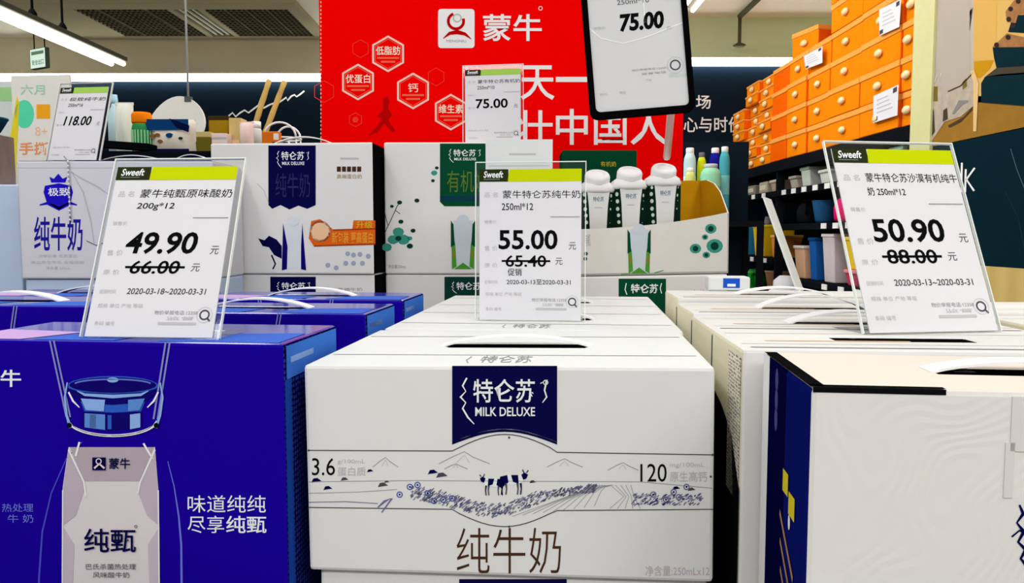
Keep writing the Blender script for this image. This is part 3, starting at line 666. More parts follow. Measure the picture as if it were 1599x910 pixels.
# pale carton with crest at the left, and its neighbour
la = carton('milk_carton', 'pale carton with royal blue crest and blue lettering, behind the 49.90 price tag', 'milk carton', -0.5376, 1.075, 1.3987, R(0), 0.265, 0.115, 0.1602, mat('pale_lilac_card', '#dcdbe2', .4, var=.02), top=navy, slot=0.05, strap=0.012, seams=False)
p = Pr(la, 1, 0, -1); cr = mat('crest_blue', '#2216c8', .35)
p.poly([(70, 290), (68, 300), (73, 316), (92, 327), (110, 316), (114, 300), (111, 290), (92, 286)], cr); p.poly([(80, 285), (77, 276), (84, 279), (91, 271), (98, 279), (105, 276), (102, 285)], cr); p.line([(62, 320), (74, 317), (92, 326), (110, 317), (120, 320)], [2, 5, 6, 5, 2], cr); p.L(2); p.text('极致', 75, 293, 109, 306, white_p, .014)
p.build('crest', la); p = Pr(la, 1, 0, -1); p.text('纯牛奶', 53, 338, 129, 392, mat('lettering_indigo', '#221c9c', .35), .012); p.text('浓郁奶香 优质蛋白', 60, 397, 120, 402, grey_f); p.text('高品质生牛乳 全程锁鲜', 48, 407, 132, 412, grey_f); p.text('净含量 250mL', 72, 416, 110, 421, grey_f)
p.build('product_lettering', la); p = Pr(la, 1, 0, -1); p.line([(110, 268), (130, 280), (150, 290), (172, 305)], [1.5, 2.5, 2.5, 1.5], grey_f); p.line([(112, 268), (130, 300), (142, 345), (147, 380)], [1.5, 2.5, 2.5, 1.5], grey_f); p.line([(135, 376), (150, 383), (163, 379)], 1.2, dgrey_p)
p.line([(25, 262), (310, 262)], .8, grey_f); p.build('ribbon_print', la)
p = Pr(la, 1, 0, -1); p.L(3)
p.build('empty_print', la) if False else None
cd_ = MB()                                           # beaded cord hanging down the front of the crest carton
zt = 1.41
pts = [at(100, 244, 1.078), at(106, 252, 1.072), at(108, 290, 1.072), at(109, 330, 1.072), at(109, 345, 1.072)]
cd_.tube([tuple(q) for q in pts], 0.0009, grey_p, 6)
for k in range(14):
    q = at(106 + k * .25, 252 + k * 7, 1.0715); cd_.lathe([(.0004, -.0016), (.0016, 0), (.0004, .0016)], tuple(q), strap_m, 6)
tag(cd_.build('beaded_cord'), 'thin beaded cord hanging down over the blue crest of the pale carton', 'cord')
l2 = carton('milk_carton', 'pale blue carton at the far left edge, beside the crest carton', 'milk carton', -0.862, 1.16, 1.372, R(0), 0.28, 0.12, 0.333, mat('pale_blue_card', '#c4d4ee', .4), **KL)
l3 = carton('milk_carton', 'lower pale carton under the crest carton, mostly hidden by blue cartons', 'milk carton', -0.5376, 1.08, 1.2383, R(0), 0.262, 0.11, 0.1995, MATS['pale_blue_card'], **KL)
# navy carton behind the crest carton
nv = carton('milk_carton', 'navy carton with white strap standing behind the crest carton', 'milk carton', -0.56, 1.335, 1.425, R(0), 0.27, 0.12, 0.386, navy_gloss, slot=0.03, strap=0.013, seams=False)
# dark green carton behind the bottles
gk = carton('milk_carton', 'dark green carton standing behind the capped bottles', 'milk carton', 0.148, 1.345, 1.441, R(0), 0.127, 0.08, 0.4022, green_l, **KL)
p = Pr(gk, 1, 0, -1); p.text('有机奶', 938, 252, 962, 260, straw_p); p.build('front_print', gk)

# ------------------------------------------------------------------ open display carton with three capped bottles
yw = R(8); DW, DD, DH = 0.262, 0.115, 0.075
dc = thing('display_carton', 'open white display carton with golden inside, holding three capped milk bottles', 'display carton', (0.2015, 1.187, 1.2386), (0, R(-0.6), yw))
DROP = Matrix.LocRotScale(dc.location, dc.rotation_euler, (1, 1, 1))
m = MB()
m.box(-DW / 2, DW / 2, 0, DD, 0, 0.003, white_card)
wl = mat('display_white', '#e4e0da', .45)
def wall(quad_out, inner_off, mo, mi_):
    a = [Vector(q) for q in quad_out]; b = [q + Vector(inner_off) for q in a]; n = len(a)
    m.add(a, [tuple(range(n))], mo); m.add(b, [tuple(reversed(range(n)))], mi_)
    m.add(a + b, [(k, (k + 1) % n, n + (k + 1) % n, n + k) for k in range(n)], mo)
zf = [(-DW / 2 + DW * k / 10, 0, DH - 0.006 + 0.024 * (k / 10) ** 2.2) for k in range(11)]
wall([(-DW / 2, 0, 0), (DW / 2, 0, 0)] + zf[::-1], (0, .002, 0), wl, yellow_in)
prof = [(0, DH + .016), (.012, DH + .03), (.03, DH + .05), (.055, DH + .065), (.085, DH + .072), (DD, DH + .073)]
for sx in (-1, 1):
    wall([(sx * DW / 2, 0, 0), (sx * DW / 2, DD, 0)] + [(sx * DW / 2, y, z if sx > 0 else min(z, DH - .0)) for y, z in prof[::-1]], (-sx * .002, 0, 0), wl, yellow_in)
wall([(DW / 2, DD, 0), (-DW / 2, DD, 0), (-DW / 2, DD, DH), (DW / 2 - .08, DD, DH + .073), (DW / 2, DD, DH + .073)], (0, -.002, 0), wl, yellow_in)
m.build('tray', dc)
p = Pr(dc, 1, 0, -1)
bottle_print(p, 998, 358, 427, .95)
p.line([(970, 428), (985, 427)], 1.5, green_m); p.line([(1022, 426), (1036, 422)], 1.5, green_m); p.build('bottle_print', dc); p = Pr(dc, 1, 0, -1)
for x, y, r in ((1110, 357, 9), (1116, 384, 13), (1086, 388, 9), (1101, 370, 5), (1103, 398, 6)):
    p.disc(x, y, r, teal_p, r * .85, 12); p.L(2); p.disc(x, y, r * .5, teal_d, n=9); p.L(1)
p.build('flower_print', dc); p = Pr(dc, 1, 0, -1); p.text('有机', 913, 365, 922, 384, grey_p); p.disc(915, 396, 3, dgrey_p); p.disc(914, 404, 3, dgrey_p)
p.build('small_lettering', dc)
leafy = dots_mat('leaf_pattern_side', '#0f2a20', '#dfeee2', 95, .30)
def bottle(label, px, ptop, Y):
    a = at(px, ptop, Y); z0 = 1.2386 + .004 + (a.x - 0.2015) * math.tan(R(.6)) + 0.0005
    t = thing('milk_bottle', label, 'milk bottle', (a.x, a.y, z0), (0, 0, R(3)), 'capped milk bottles in the display carton')
    H = a.z - z0; hb = H - 0.036; w2, d2 = 0.026, 0.024
    m = MB()
    # faceted body: white front and back panels, patterned flanks with a pinched waist
    prof = [(0, 1.0), (.25, .86), (.55, .72), (.80, .74), (.93, .92), (1.0, 1.0)]
    fw = lambda s: w2 * .62 * (1 + .35 * (abs(s - .5) * 2) ** 2)
    vs = []
    for s, k in prof:
        z = hb * s; wf = fw(s) * .80
        vs += [(-wf, -d2, z), (wf, -d2, z), (w2 * 1.05, -d2 * .45, z), (w2 * 1.05, d2 * .45, z), (wf, d2, z), (-wf, d2, z), (-w2 * 1.05, d2 * .45, z), (-w2 * 1.05, -d2 * .45, z)]
    n = 8
    for i in range(len(prof) - 1):
        for k in range(n):
            k2 = (k + 1) % n; mm = white_top if k in (0, 4) else leafy
            m.add([vs[i * n + k], vs[i * n + k2], vs[(i + 1) * n + k2], vs[(i + 1) * n + k]], [(0, 1, 2, 3)], mm)
    m.add(vs[:n], [tuple(reversed(range(n)))], white_top)
    m.build('body', t)
    m = MB(); m.lathe([(w2 * 1.0, 0), (w2 * 1.08, .004), (w2 * .98, .012), (w2 * .66, .018)], (0, 0, hb - .002), strap_m, 24, sq=3.2); m.build('shoulder', t)
    m = MB(); M = Matrix.Translation((0, -.006, hb + .012)) @ Matrix.Rotation(R(28), 4, 'X')
    m.lathe([(.0185, 0), (.0195, .003), (.0195, .013), (.0175, .0165), (.010, .0172), (.0095, .016)], (0, 0, 0), strap_m, 28, M); m.build('cap', t)
    p = Pr(t, 1, -d2, -1, (-.011, .011, 0, hb), .0004)
    p.text('特仑苏', .12, .07, .88, .13, mat('steel_blue_print', '#6a7f9a', .4), .01); p.rect4(.25, .2, .75, .21, grey_f); p.build('panel_lettering', t)
    return t
bottle('white capped milk bottle at the left of the three in the display carton', 931, 263, 1.235)
bottle('white capped milk bottle in the middle of the three in the display carton', 981, 258, 1.238)
bottle('white capped milk bottle at the right of the three in the display carton', 1034, 253, 1.242)

# ------------------------------------------------------------------ red display board
rd = thing('display_board', 'tall bright red cardboard display board with white slogan and logo', 'display board', (-0.022, 1.56, ZK), (0, 0, 0))
BX0 = at(501, 200, 1.56).x + .022; BX1 = at(1067, 200, 1.56).x + .022
MB().box(BX0, BX1, 0, 0.025, 0, 0.93, red_b).build('panel', rd, .002)
m = MB(); m.box(BX0, BX0 + .03, .025, .2, 0, .9, white_card); m.box(BX1 - .03, BX1, .025, .2, 0, .9, red_b); m.build('side_wing', rd)
p = Pr(rd, 1, 0, -1)
for k in range(46): p.rect4(500.3, -60 + k * 6.2, 501.8, -57 + k * 6.2, peach_p)
p.build('corrugated_edge', rd)
p = Pr(rd, 1, 0, -1, eps=.0005)
def rr(x0, y0, x1, y1, r, m):
    pts = []
    for cx, cy, a0 in ((x1 - r, y0 + r, -90), (x1 - r, y1 - r, 0), (x0 + r, y1 - r, 90), (x0 + r, y0 + r, 180)):
        for k in range(5): a = R(a0 + 22.5 * k); pts.append((cx + r * math.cos(a), cy + r * math.sin(a)))
    p.poly(pts[::-1], m)
rr(684, 14, 741, 75, 5, white_p); p.L(2)
p.line([(692, 60), (702, 52), (714, 50), (726, 53), (736, 61)], [1, 5, 7, 5, 1], red_dk); p.ring(712, 33, 12, 4.5, red_dk, a0=-20, a1=250, n=20); p.ring(714, 28, 6, 2, mat('logo_green', '#b8c8b8', .4), n=14); p.text('MENGNIU', 697, 62, 728, 66, grey_p)
p.text('蒙牛', 754, 22, 846, 64, white_p, .014); p.ring(844, 13, 3, 1, white_p, n=10)
p.build('logo', rd)
p = Pr(rd, 1, 0, -1, eps=.0005)
for x, y, r, tt in ((606, 84, 27, '低脂肪'), (559, 128, 27, '优蛋白'), (645, 142, 27, '钙'), (704, 175, 27, '维生素')):
    p.L(1); p.hexagon(x, y, r, 3.4, mat('hex_line_print', '#ffd2c4', .4)); p.hexagon(x, y, r - 4, 1, red_rose)
    wv = 19 if len(tt) > 1 else 8
    p.text(tt, x - wv, y - 12, x + wv, y + 2, mat('cream_print', '#fff0d8', .4), .012 if len(tt) > 1 else .002); p.rect4(x - 17, y + 5, x + 17, y + 8, red_rose); p.rect4(x - 11, y + 11, x + 11, y + 14, red_rose)
for x, y, r in ((563, 76, 14), (681, 120, 14), (506, 143, 17), (555, 187, 11)): p.hexagon(x, y, r, 1.3, mat('hex_faint_print', '#ff3c30', .4))
p.disc(555, 187, 5, MATS['hex_faint_print'], n=6)
p.poly([(598, 155), (604, 150), (608, 158), (606, 168), (612, 180), (606, 188), (618, 204), (612, 206), (600, 192), (590, 206), (575, 212), (590, 196), (596, 184), (588, 182), (598, 172)], red_dk)
p.build('hexagon_print', rd)
p = Pr(rd, 1, 0, -1, eps=.0005)
p.text('天', 813, 102, 866, 156, white_p, .012); p.rect4(868, 120, 918, 128, white_p); p.text('每', 750, 116, 802, 156, white_p, .008)
p.text('强', 742, 172, 795, 228, white_p, .012); p.text('壮', 804, 172, 863, 228, white_p, .012); p.text('中国人', 868, 170, 1042, 226, white_p, .012)
p.rect4(940, 215, 973, 219, red_dk); p.build('slogan', rd)

# ------------------------------------------------------------------ price tags
HEAD = 'Sweeft'
def price_tag(label, loc, yaw, lean, roll, w, h, title, sub, price, old=None, date=None, extra=None, frame=False, big=False, shear=0.0, lime_m=lime, group='acrylic price tags'):
    t = thing('price_tag', label, 'price tag', loc, (0, 0, R(yaw)), group)
    rot = (R(lean), R(roll), 0)
    s = MB(); s.box(-w / 2 - .004, w / 2 + .004, 0.0, 0.0022, -.002, h + .007, acrylic)
    so = s.build('acrylic_sheet', t); so.rotation_euler = rot
    e = MB()
    for x in (-w / 2 - .0045, w / 2 + .0037): e.box(x, x + .0008, -.0002, .0024, 0, h + .007, acrylic_edge)
    e.box(-w / 2 - .0045, w / 2 + .0045, -.0002, .0024, h + .0068, h + .0076, acrylic_edge)
    eo = e.build('sheet_edge', t); eo.rotation_euler = rot
    f = MB(); f.box(-w / 2 - .002, w / 2 + .002, 0.003, .045, -.0008, .0014, acrylic); f.build('foot', t)
    c = MB(); c.box(-w / 2, w / 2, -.0012, -.0002, 0.0, h, card_p); co = c.build('price_card', t); co.rotation_euler = rot
    p = Pr(co, 1, -.0012, -1, (-w / 2, w / 2, 0, h), .00022); p.asp = h / w
    p.rect4(0, 0, .285, .082, olive_dk); p.poly([(.275, .082), (1, .082), (1, 0), (.295, 0)], lime_m); p.L(2); p.text(HEAD, .04, .012, .235, .056, white_p, .02, .2); p.rect4(.04, .064, .2, .067, grey_p)
    p.L(1)
    if title: p.text(title, .23, .14, .99, .192, ink, 0, shear)
    p.text('品 名', .05, .15, .18, .185, grey_f)
    if sub: p.text(sub, .22, .222, .53, .27, ink, .005, shear)
    p.rect4(.70, .312, .985, .318, grey_p); p.text('销售价', .05, .335, .17, .36, grey_f)
    if price:
        p.text('售 价', .05, .505, .18, .54, grey_f)
        p.text(price, .19, .40, .77, .53, ink, .022 if not big else .04, shear); p.text('元', .88, .482, .95, .53, dgrey_p, 0, shear)
    if old:
        p.text('原 价', .05, .62, .18, .65, grey_f); p.text(old, .26, .568, .66, .645, ink, .016, shear); p.rect4(.22, .60, .70, .613, ink); p.text('元', .75, .585, .82, .63, dgrey_p, 0, shear)
    if extra: p.text(extra, .28, .655, .42, .705, dgrey_p, .01)
    if date: p.text(date, .27, .728, .90, .762, dgrey_p, .008, shear); p.text('促销时间', .05, .735, .18, .76, grey_f)
    p.text('规格 单位 产地 等级', .06, .815, .42, .84, grey_f)
    p.text('物价举报电话:12358', .52, .852, .86, .876, grey_p); p.text('监督', .62, .885, .84, .905, grey_f); p.rect4(.56, .917, .86, .932, grey_f); p.text('条码 编号', .06, .915, .22, .94, grey_f)
    p.ring(.915, .875, .035, .012, dgrey_p, .035 * w / h, 18); p.line([(.94, .893), (.962, .91)], .014, dgrey_p)
    p.ring(.915, .875, .06, .004, grey_f, .06 * w / h, 18)
    p.build('card_print', co)
    return t
price_tag('price tag reading 49.90, leaning on the front blue yogurt carton', (-0.2472, 0.5322, Z_B + .0012), -5.3, -21.5, 0, .0909, .1273, '蒙牛纯甄原味酸奶', '200g*12', '49.90', '66.00', '2020-03-18~2020-03-31', shear=.12)
price_tag('price tag reading 55.00, standing on the white middle cartons', (0.0176, 0.7733, Z_W + .0012), -5.7, -1.5, 0, .10, .148, '蒙牛特仑苏纯牛奶', '250ml*12', '55.00', '65.40', '2020-03-13至2020-03-31', '促销')
price_tag('price tag reading 50.90, leaning on the white cartons at right', (0.3050, 0.5658, Z_R + .0012), 8.9, -22.9, 0, .1017, .1475, '蒙牛特仑苏沙漠有机纯牛', '奶 250ml*12', '50.90', '88.00', '2020-03-13~2020-03-31')
price_tag('small price tag reading 75.00, standing before the red display board', (-0.0299, 1.2561, 1.4416 + .0012), -6, -4, -0.6, .088, .116, '蒙牛特仑苏有机奶', '250ml*10', '75.00', lime_m=lime_pale)
price_tag('price tag reading 118.00, standing on the crest carton at upper left', (-0.600, 1.085, 1.3987 + .0012), -12, -15, 1, .076, .106, '极致纯牛奶', '250ml*16', '118.00', lime_m=lime_pale, shear=.2)
# the black framed tag on a clear stem
ft = thing('framed_price_tag', 'black framed price tag reading 75.00, held on a clear stem over the display carton', 'price tag', (0.1797, 1.10, 1.4700), (0, 0, R(-1.8)))
FR = (R(-5.6), R(-4.5), 0)
w_, h_ = .13, .20
def rrect(x0, x1, z0, z1, r, n=6):
    q = []
    for cx, cz, a0 in ((x1 - r, z0 + r, -90), (x1 - r, z1 - r, 0), (x0 + r, z1 - r, 90), (x0 + r, z0 + r, 180)):
        for k in range(n + 1): a = R(a0 + 90 * k / n); q.append((cx + r * math.cos(a), cz + r * math.sin(a)))
    return q
m = MB(); o_ = rrect(-w_ / 2 - .007, w_ / 2 + .007, -.008, h_ + .008, .012); i_ = rrect(-w_ / 2 + .001, w_ / 2 - .001, .001, h_ - .001, .007); n = len(o_)
fb = mat('black_frame_plastic', '#08080a', .3)
vs = [(x, -.004, z) for x, z in o_] + [(x, -.004, z) for x, z in i_] + [(x, .006, z) for x, z in o_] + [(x, .006, z) for x, z in i_]
fs = []
for k in range(n):
    j = (k + 1) % n; fs += [(k, j, n + j, n + k), (2 * n + j, 2 * n + k, 3 * n + k, 3 * n + j), (j, k, 2 * n + k, 2 * n + j), (n + k, n + j, 3 * n + j, 3 * n + k)]
m.add(vs, fs, fb); fo = m.build('frame', ft); fo.rotation_euler = FR
c = MB(); c.box(-w_ / 2, w_ / 2, -.001, .004, 0, h_, mat('framed_card', '#d8d8da', .4, var=.02)); co = c.build('price_card', ft); co.rotation_euler = FR
p = Pr(co, 1, -.001, -1, (-w_ / 2, w_ / 2, 0, h_), .0003); p.asp = h_ / w_
p.text('蒙牛特仑苏有机奶', .28, .12, .95, .165, ink); p.text('250ml*10', .32, .225, .66, .26, dgrey_p); p.rect4(.72, .225, .95, .229, grey_p); p.text('75.00', .33, .325, .80, .45, ink, .04, .12)
p.text('销售价', .05, .40, .18, .42, grey_f); p.text('元', .82, .44, .87, .46, grey_p)
p.text('物价举报电话:12358', .42, .715, .78, .73, grey_p); p.text('监督电话', .52, .745, .78, .76, grey_p); p.text('产地', .56, .79, .62, .81, grey_f); p.ring(.88, .71, .05, .014, dgrey_p, .05 * w_ / h_); p.ring(.88, .71, .085, .006, grey_f, .085 * w_ / h_); p.text('条码', .06, .86, .14, .88, grey_f); p.text('等级', .27, .86, .34, .88, grey_f)
p.line([(0, .40), (.12, .48), (.35, .53), (.6, .50), (1, .42)], .012, white_p); p.line([(.60, .0), (.60, .40)], .012, white_p)
p.build('card_print', co)
m = MB(); stem_m = clear_mat('clear_stem', (.93, .95, .95, 1), .15, .45)
zf_ = 1.2425 - 1.47
m.tube([(.043, .010, .03), (.047, .05, .0), (.055, .128, -.053)], .0055, stem_m, 8); m.build('stem', ft)
MB().box(.036, .062, .003, .015, .012, .05, stem_m).build('clip', ft)
# blank white cards behind the middle tag and edge-on at right
wc = thing('blank_card', 'plain white card standing behind the 55.00 price tag', 'card', (0.009, 1.02, Z_W + .0005), (0, 0, R(-3)))
MB().box(-.043, .043, 0, .0015, 0, .206, white_top).build('card', wc)
p = Pr(wc, 1, 0, -1, (-.043, .043, 0, .206), .0003); p.rect4(.35, .085, .75, .095, grey_f); p.rect4(.05, .16, .95, .164, grey_f); p.build('card_print', wc)
MB().box(-.02, .02, .0015, .03, 0, .002, white_top).build('foot', wc)
sl = thing('price_tag', 'blank backed white price tag seen nearly edge-on, on the rear right carton', 'price tag', (0.352, 0.955, Z_R + .001), (0, 0, R(66)), 'acrylic price tags')
o = MB().box(-.04, .04, 0, .002, 0, .122, white_top).build('price_card', sl); o.rotation_euler = (R(-20), 0, 0)
MB().box(-.035, .035, .0, .035, -.0008, .004, strap_m).build('foot', sl, .001)
o = MB().lathe([(.014, 0), (.013, .01), (.006, .016)], (.0, .02, .004), strap_m, 16).build('foot_clip', sl)

# ------------------------------------------------------------------ goods and signs behind, left
shelf_m = mat('dark_gondola', '#10121c', .4)
gz = 1.3 + (365 - 243) * 2.2 / FPX
gd = thing('gondola_shelf', 'dark low shop shelf behind the left cartons, carrying jars and bags', 'shelf', (-1.25, 2.1, 0))
MB().box(-0.95, 0.75, 0, .5, gz - .03, gz, shelf_m).build('top_board', gd, .003)
MB().box(-0.95, 0.75, .44, .5, 0, gz - .03, shelf_m).build('back_panel', gd)
for x in (-.95, .72): MB().box(x, x + .03, 0, .44, 0, gz - .03, shelf_m).build('side_panel', gd)
MB().box(-0.95, 0.75, 0, .44, 0.3, 0.33, shelf_m).build('shelf_board', gd)
def standing(name, label, cat, px0, px1, ptop, Y, group=None, z=gz):
    """a thing on the shelf whose outline spans px0..px1 and reaches ptop: returns root, half width, height"""
    a = at((px0 + px1) / 2, ptop, Y); b = at(px1, ptop, Y); t = thing(name, label, cat, (a.x, Y, z), (0, 0, 0), group)
    return t, b.x - a.x, a.z - z
t, hw, H = standing('plastic_jar', 'green striped jar with orange lid, left of the white and blue snack bag', 'jar', 206, 236, 176, 2.22)
MB().lathe([(hw * .92, 0), (hw, .01), (hw, H * .62), (hw * .9, H * .72), (hw * .7, H * .76)], (0, 0, 0), mat('jar_green', '#2f8a4c', .3, var=.5, scale=40), 24, mats=[orange_p, MATS['jar_green'], MATS['jar_green'], straw_p, straw_p]).build('body', t)
MB().lathe([(hw * .95, H * .74), (hw, H * .78), (hw, H * .94), (hw * .85, H)], (0, 0, 0), mat('lid_orange', '#f08010', .35), 24).build('lid', t)
p = MB()
for k in range(9):
    a = R(200 + 18 * k); p.box(hw * 1.004 * math.cos(a) - .0015, hw * 1.004 * math.cos(a) + .0015, hw * 1.004 * math.sin(a) - .001, hw * 1.004 * math.sin(a) + .001, H * .12, H * .58, mat('stripe_pale', '#a5dcae', .35))
p.build('label_stripes', t)
def pouch(name, label, cat, px0, px1, ptop, Y, m, dep=.03, seal=None, prints=None, z=gz):
    t, hw, H = standing(name, label, cat, px0, px1, ptop, Y, None, z)
    b = MB(); n, k = 10, 8; grid = []
    for side in (-1, 1):
        for i in range(n + 1):
            for j in range(k + 1):
                u, v = -1 + 2 * j / k, i / n
                bulge = (1 - u ** 4) * (math.sin(math.pi * min(1, v * .92 + .08)) ** .55) * (1 - .1 * math.sin(9 * u + 5 * v))
                grid.append((u * hw * (1 - .04 * math.sin(math.pi * v)), side * dep * max(0.02, bulge), v * H))
    o = (n + 1) * (k + 1)
    fs = []
    for q in (0, o):
        for i in range(n):
            for j in range(k):
                a = q + i * (k + 1) + j; fs.append((a, a + 1, a + k + 2, a + k + 1) if q == 0 else (a + 1, a, a + k + 1, a + k + 2))
    b.add(grid, fs, m, True)
    bm_ = [i for i in range(k + 1)]
    b.add([grid[i] for i in range(k + 1)] + [grid[o + i] for i in range(k + 1)], [(i + 1, i, k + 1 + i, k + 2 + i) for i in range(k)], m)
    for j0 in (0, k):
        b.add([grid[i * (k + 1) + j0] for i in range(n + 1)] + [grid[o + i * (k + 1) + j0] for i in range(n + 1)], [(i, i + 1, n + 2 + i, n + 1 + i) for i in range(n)], m)
    b.add([grid[n * (k + 1) + i] for i in range(k + 1)] + [grid[o + n * (k + 1) + i] for i in range(k + 1)], [(i, i + 1, k + 2 + i, k + 1 + i) for i in range(k)], m)
    b.build('bag', t)
    s = MB(); s.box(-hw, hw, -.003, .003, H * .955, H * 1.0, seal or m); s.build('top_seal', t)
    if prints:
        p = Pr(t, 1, -dep * 1.03, -1, (-hw, hw, 0, H), .0005); prints(p); p.build('bag_print', t)
    return t
def snack(p):
    nb = mat('bag_blue', '#0f3f78', .35); nk = mat('bag_navy', '#0a1440', .35)
    p.rect4(.06, .05, .95, .34, nb); p.L(2); p.poly([(.55, .03), (.7, .28), (.95, .40), (.97, .22), (.72, .10)], nk); p.L(3)
    for x, y, r in ((.2, .5, .07), (.3, .47, .06), (.55, .48, .08), (.78, .56, .05), (.35, .64, .06)): p.disc(x, y, r, [nb, teal_d, mat('nut_brown', '#8c5a38', .5), MATS['nut_brown'] if 'nut_brown' in MATS else nb, green_m][int(r * 100) % 4], r * .8, 10)
    p.rect4(.05, .84, .95, .97, nk)
pouch('snack_bag', 'large white snack bag with blue and navy print, standing beneath the hanging oval sign', 'snack bag', 232, 306, 186, 2.24, mat('bag_cream', '#e8e0cf', .35, var=.08), .035, white_top, snack)
pouch('milk_powder_bag', 'translucent white bag between the 118.00 price tag and the jar', 'bag', 180, 208, 160, 2.3, mat('bag_milky', '#dce0d4', .3, var=.08), .03, white_top)
t, hw, H = standing('spray_bottle', 'pale blue tall bottle behind the 118.00 price tag', 'bottle', 168, 188, 148, 2.4)
MB().lathe([(hw, 0), (hw, H * .7), (hw * .5, H * .82), (hw * .4, H * .88)], (0, 0, 0), mat('pale_aqua_plastic', '#c2dfe4', .25), 18).build('body', t)
MB().lathe([(hw * .5, H * .87), (hw * .55, H * .9), (hw * .45, H)], (0, 0, 0), mat('aqua_cap', '#a8d4e2', .3), 16).build('cap', t)
# black tray below them
a = at(197, 232, 2.02)
tr = thing('black_tray', 'black tray on the shelf edge below the jar with orange lid', 'tray', (a.x - .05, 2.145, gz), (0, R(4), 0))
m = MB(); m.box(-.06, .07, -.05, -.045, .0065, .024, black_gap); m.box(-.06, .07, .0, .005, .0065, .024, black_gap); m.box(-.06, -.055, -.045, 0, .0065, .024, black_gap); m.box(.065, .07, -.045, 0, .0065, .024, black_gap); m.box(-.055, .065, -.045, 0, .0065, .012, black_gap); m.build('tray', tr)
# hanging white oval sign
a = at(274, 195, 3.2)
ov = thing('hanging_sign', 'plain white egg-shaped sign hanging from the ceiling before the dark wall', 'sign', (a.x, 3.2, a.z), (0, 0, 0))
m = MB(); o1 = []
for k in range(40):
    th = 2 * math.pi * k / 40; ca, sa = math.cos(R(38)), math.sin(R(38))
    x, z = .135 * math.cos(th) * (1 - .10 * math.cos(th)), .098 * math.sin(th) * (1 + .12 * math.cos(th)); o1.append((x * ca - z * sa, x * sa + z * ca))
n = len(o1); m.add([(x, 0, z) for x, z in o1] + [(x, .012, z) for x, z in o1], [tuple(range(n)), tuple(reversed(range(n, 2 * n)))] + [((k + 1) % n, k, n + k, n + (k + 1) % n) for k in range(n)], mat('sign_white', '#e6e6e0', .4)); m.build('board', ov)
zt_ = 2.81 - a.z
m = MB(); m.tube([(.052, .006, .10), (.052, .006, zt_)], .0045, mat('rod_grey', '#a8acac', .3), 8); m.box(.04, .066, -.004, .016, .092, .112, mat('clip_grey', '#565a5a', .4)); m.build('hanger', ov)
# boxes and bags right of the snack bag
t, hw, H = standing('gift_box', 'olive brown square box with dark lid, beside the bamboo canes', 'box', 325, 357, 181, 2.25)
MB().box(-hw, hw, 0, .06, 0, H * .92, mat('box_tan', '#8a6a1c', .4, var=.25, scale=25)).build('body', t, .002); MB().box(-hw * 1.04, hw * 1.04, -.002, .062, H * .9, H, mat('box_lid_dark', '#3c3214', .4)).build('lid', t, .002)
p = Pr(t, 1, 0, -1, (-hw, hw, 0, H), .0005); p.rect4(.06, .10, .94, .7, mat('box_amber', '#a4801a', .35)); p.build('front_print', t)
t, hw, H = standing('small_carton', 'small pink and white carton in front of the olive box', 'box', 329, 354, 208, 2.16); MB().box(-hw, hw, 0, .04, 0, H, mat('carton_pinkwhite', '#f2dfd8', .4)).build('body', t, .001)
p = Pr(t, 1, 0, -1, (-hw, hw, 0, H), .0005); p.rect4(0, .2, 1, .3, grey_f); p.rect4(0, .75, 1, 1, peach_p); p.build('front_print', t)
t, hw, H = standing('kraft_box', 'slim tan kraft box between the olive box and the bamboo canes', 'box', 357, 376, 184, 2.2); MB().box(-hw, hw, 0, .05, 0, H, mat('kraft', '#d2b878', .5)).build('body', t, .001); MB().box(-hw * .9, hw * .6, -.0008, 0, H * .1, H * .4, peach_p).build('label', t)
pouch('tea_bag_pack', 'pale pink pouch at the foot of the bamboo canes', 'bag', 374, 396, 190, 2.18, mat('pouch_pink', '#ead2cc', .4, var=.1), .02)
t, hw, H = standing('lidded_jar', 'white jar beside the pale pink pouch', 'jar', 392, 408, 190, 2.24); MB().lathe([(hw, 0), (hw, H * .75), (hw * .8, H * .82)], (0, 0, 0), mat('jar_white', '#dfe8e6', .3), 18).build('body', t); MB().lathe([(hw * .9, H * .8), (hw * .9, H)], (0, 0, 0), mat('jar_lid_white', '#eef4f2', .3), 18).build('lid', t)
t, hw, H = standing('orange_pack', 'small orange pack right of the white jar', 'pack', 408, 435, 205, 2.14); MB().box(-hw, hw, 0, .03, 0, H, mat('pack_orange', '#e07820', .4, var=.2)).build('body', t, .003); p = Pr(t, 1, 0, -1, (-hw, hw, 0, H), .0005); p.disc(.7, .6, .14, brown_p, .1); p.rect4(.7, .1, 1, .4, white_p); p.build('front_print', t)
t, hw, H = standing('olive_carton', 'low olive carton left of the small pink and white carton', 'box', 306, 328, 214, 2.15); MB().box(-hw, hw, 0, .04, 0, H, mat('olive_card', '#6b6420', .5)).build('body', t, .001); MB().box(-hw, hw, 0, .04, H, H * 1.35, mat('sand_card', '#c8b878', .5)).build('lid', t, .001)
# bamboo canes in a pot
for (x0, y0, x1, y1), lab in (((382, 204, 420, 126), 'left bamboo cane leaning against the dark wall'), ((399, 204, 444, 128), 'right bamboo cane leaning against the dark wall')):
    a = at(x0, y0 + 38, 2.3); b = at(x1, y1, 2.42); a.z = gz
    m = MB(); nn = 9
    pts = [a.lerp(b, k / nn) for k in range(nn + 1)]; m.tube([tuple(q) for q in pts], [.0085 if k % 2 else .0075 for k in range(nn + 1)], mat('bamboo', '#b89a58', .45, var=.25, scale=14), 8)
    tag(m.build('bamboo_cane'), lab, 'cane', 'bamboo canes on the rear shelf')
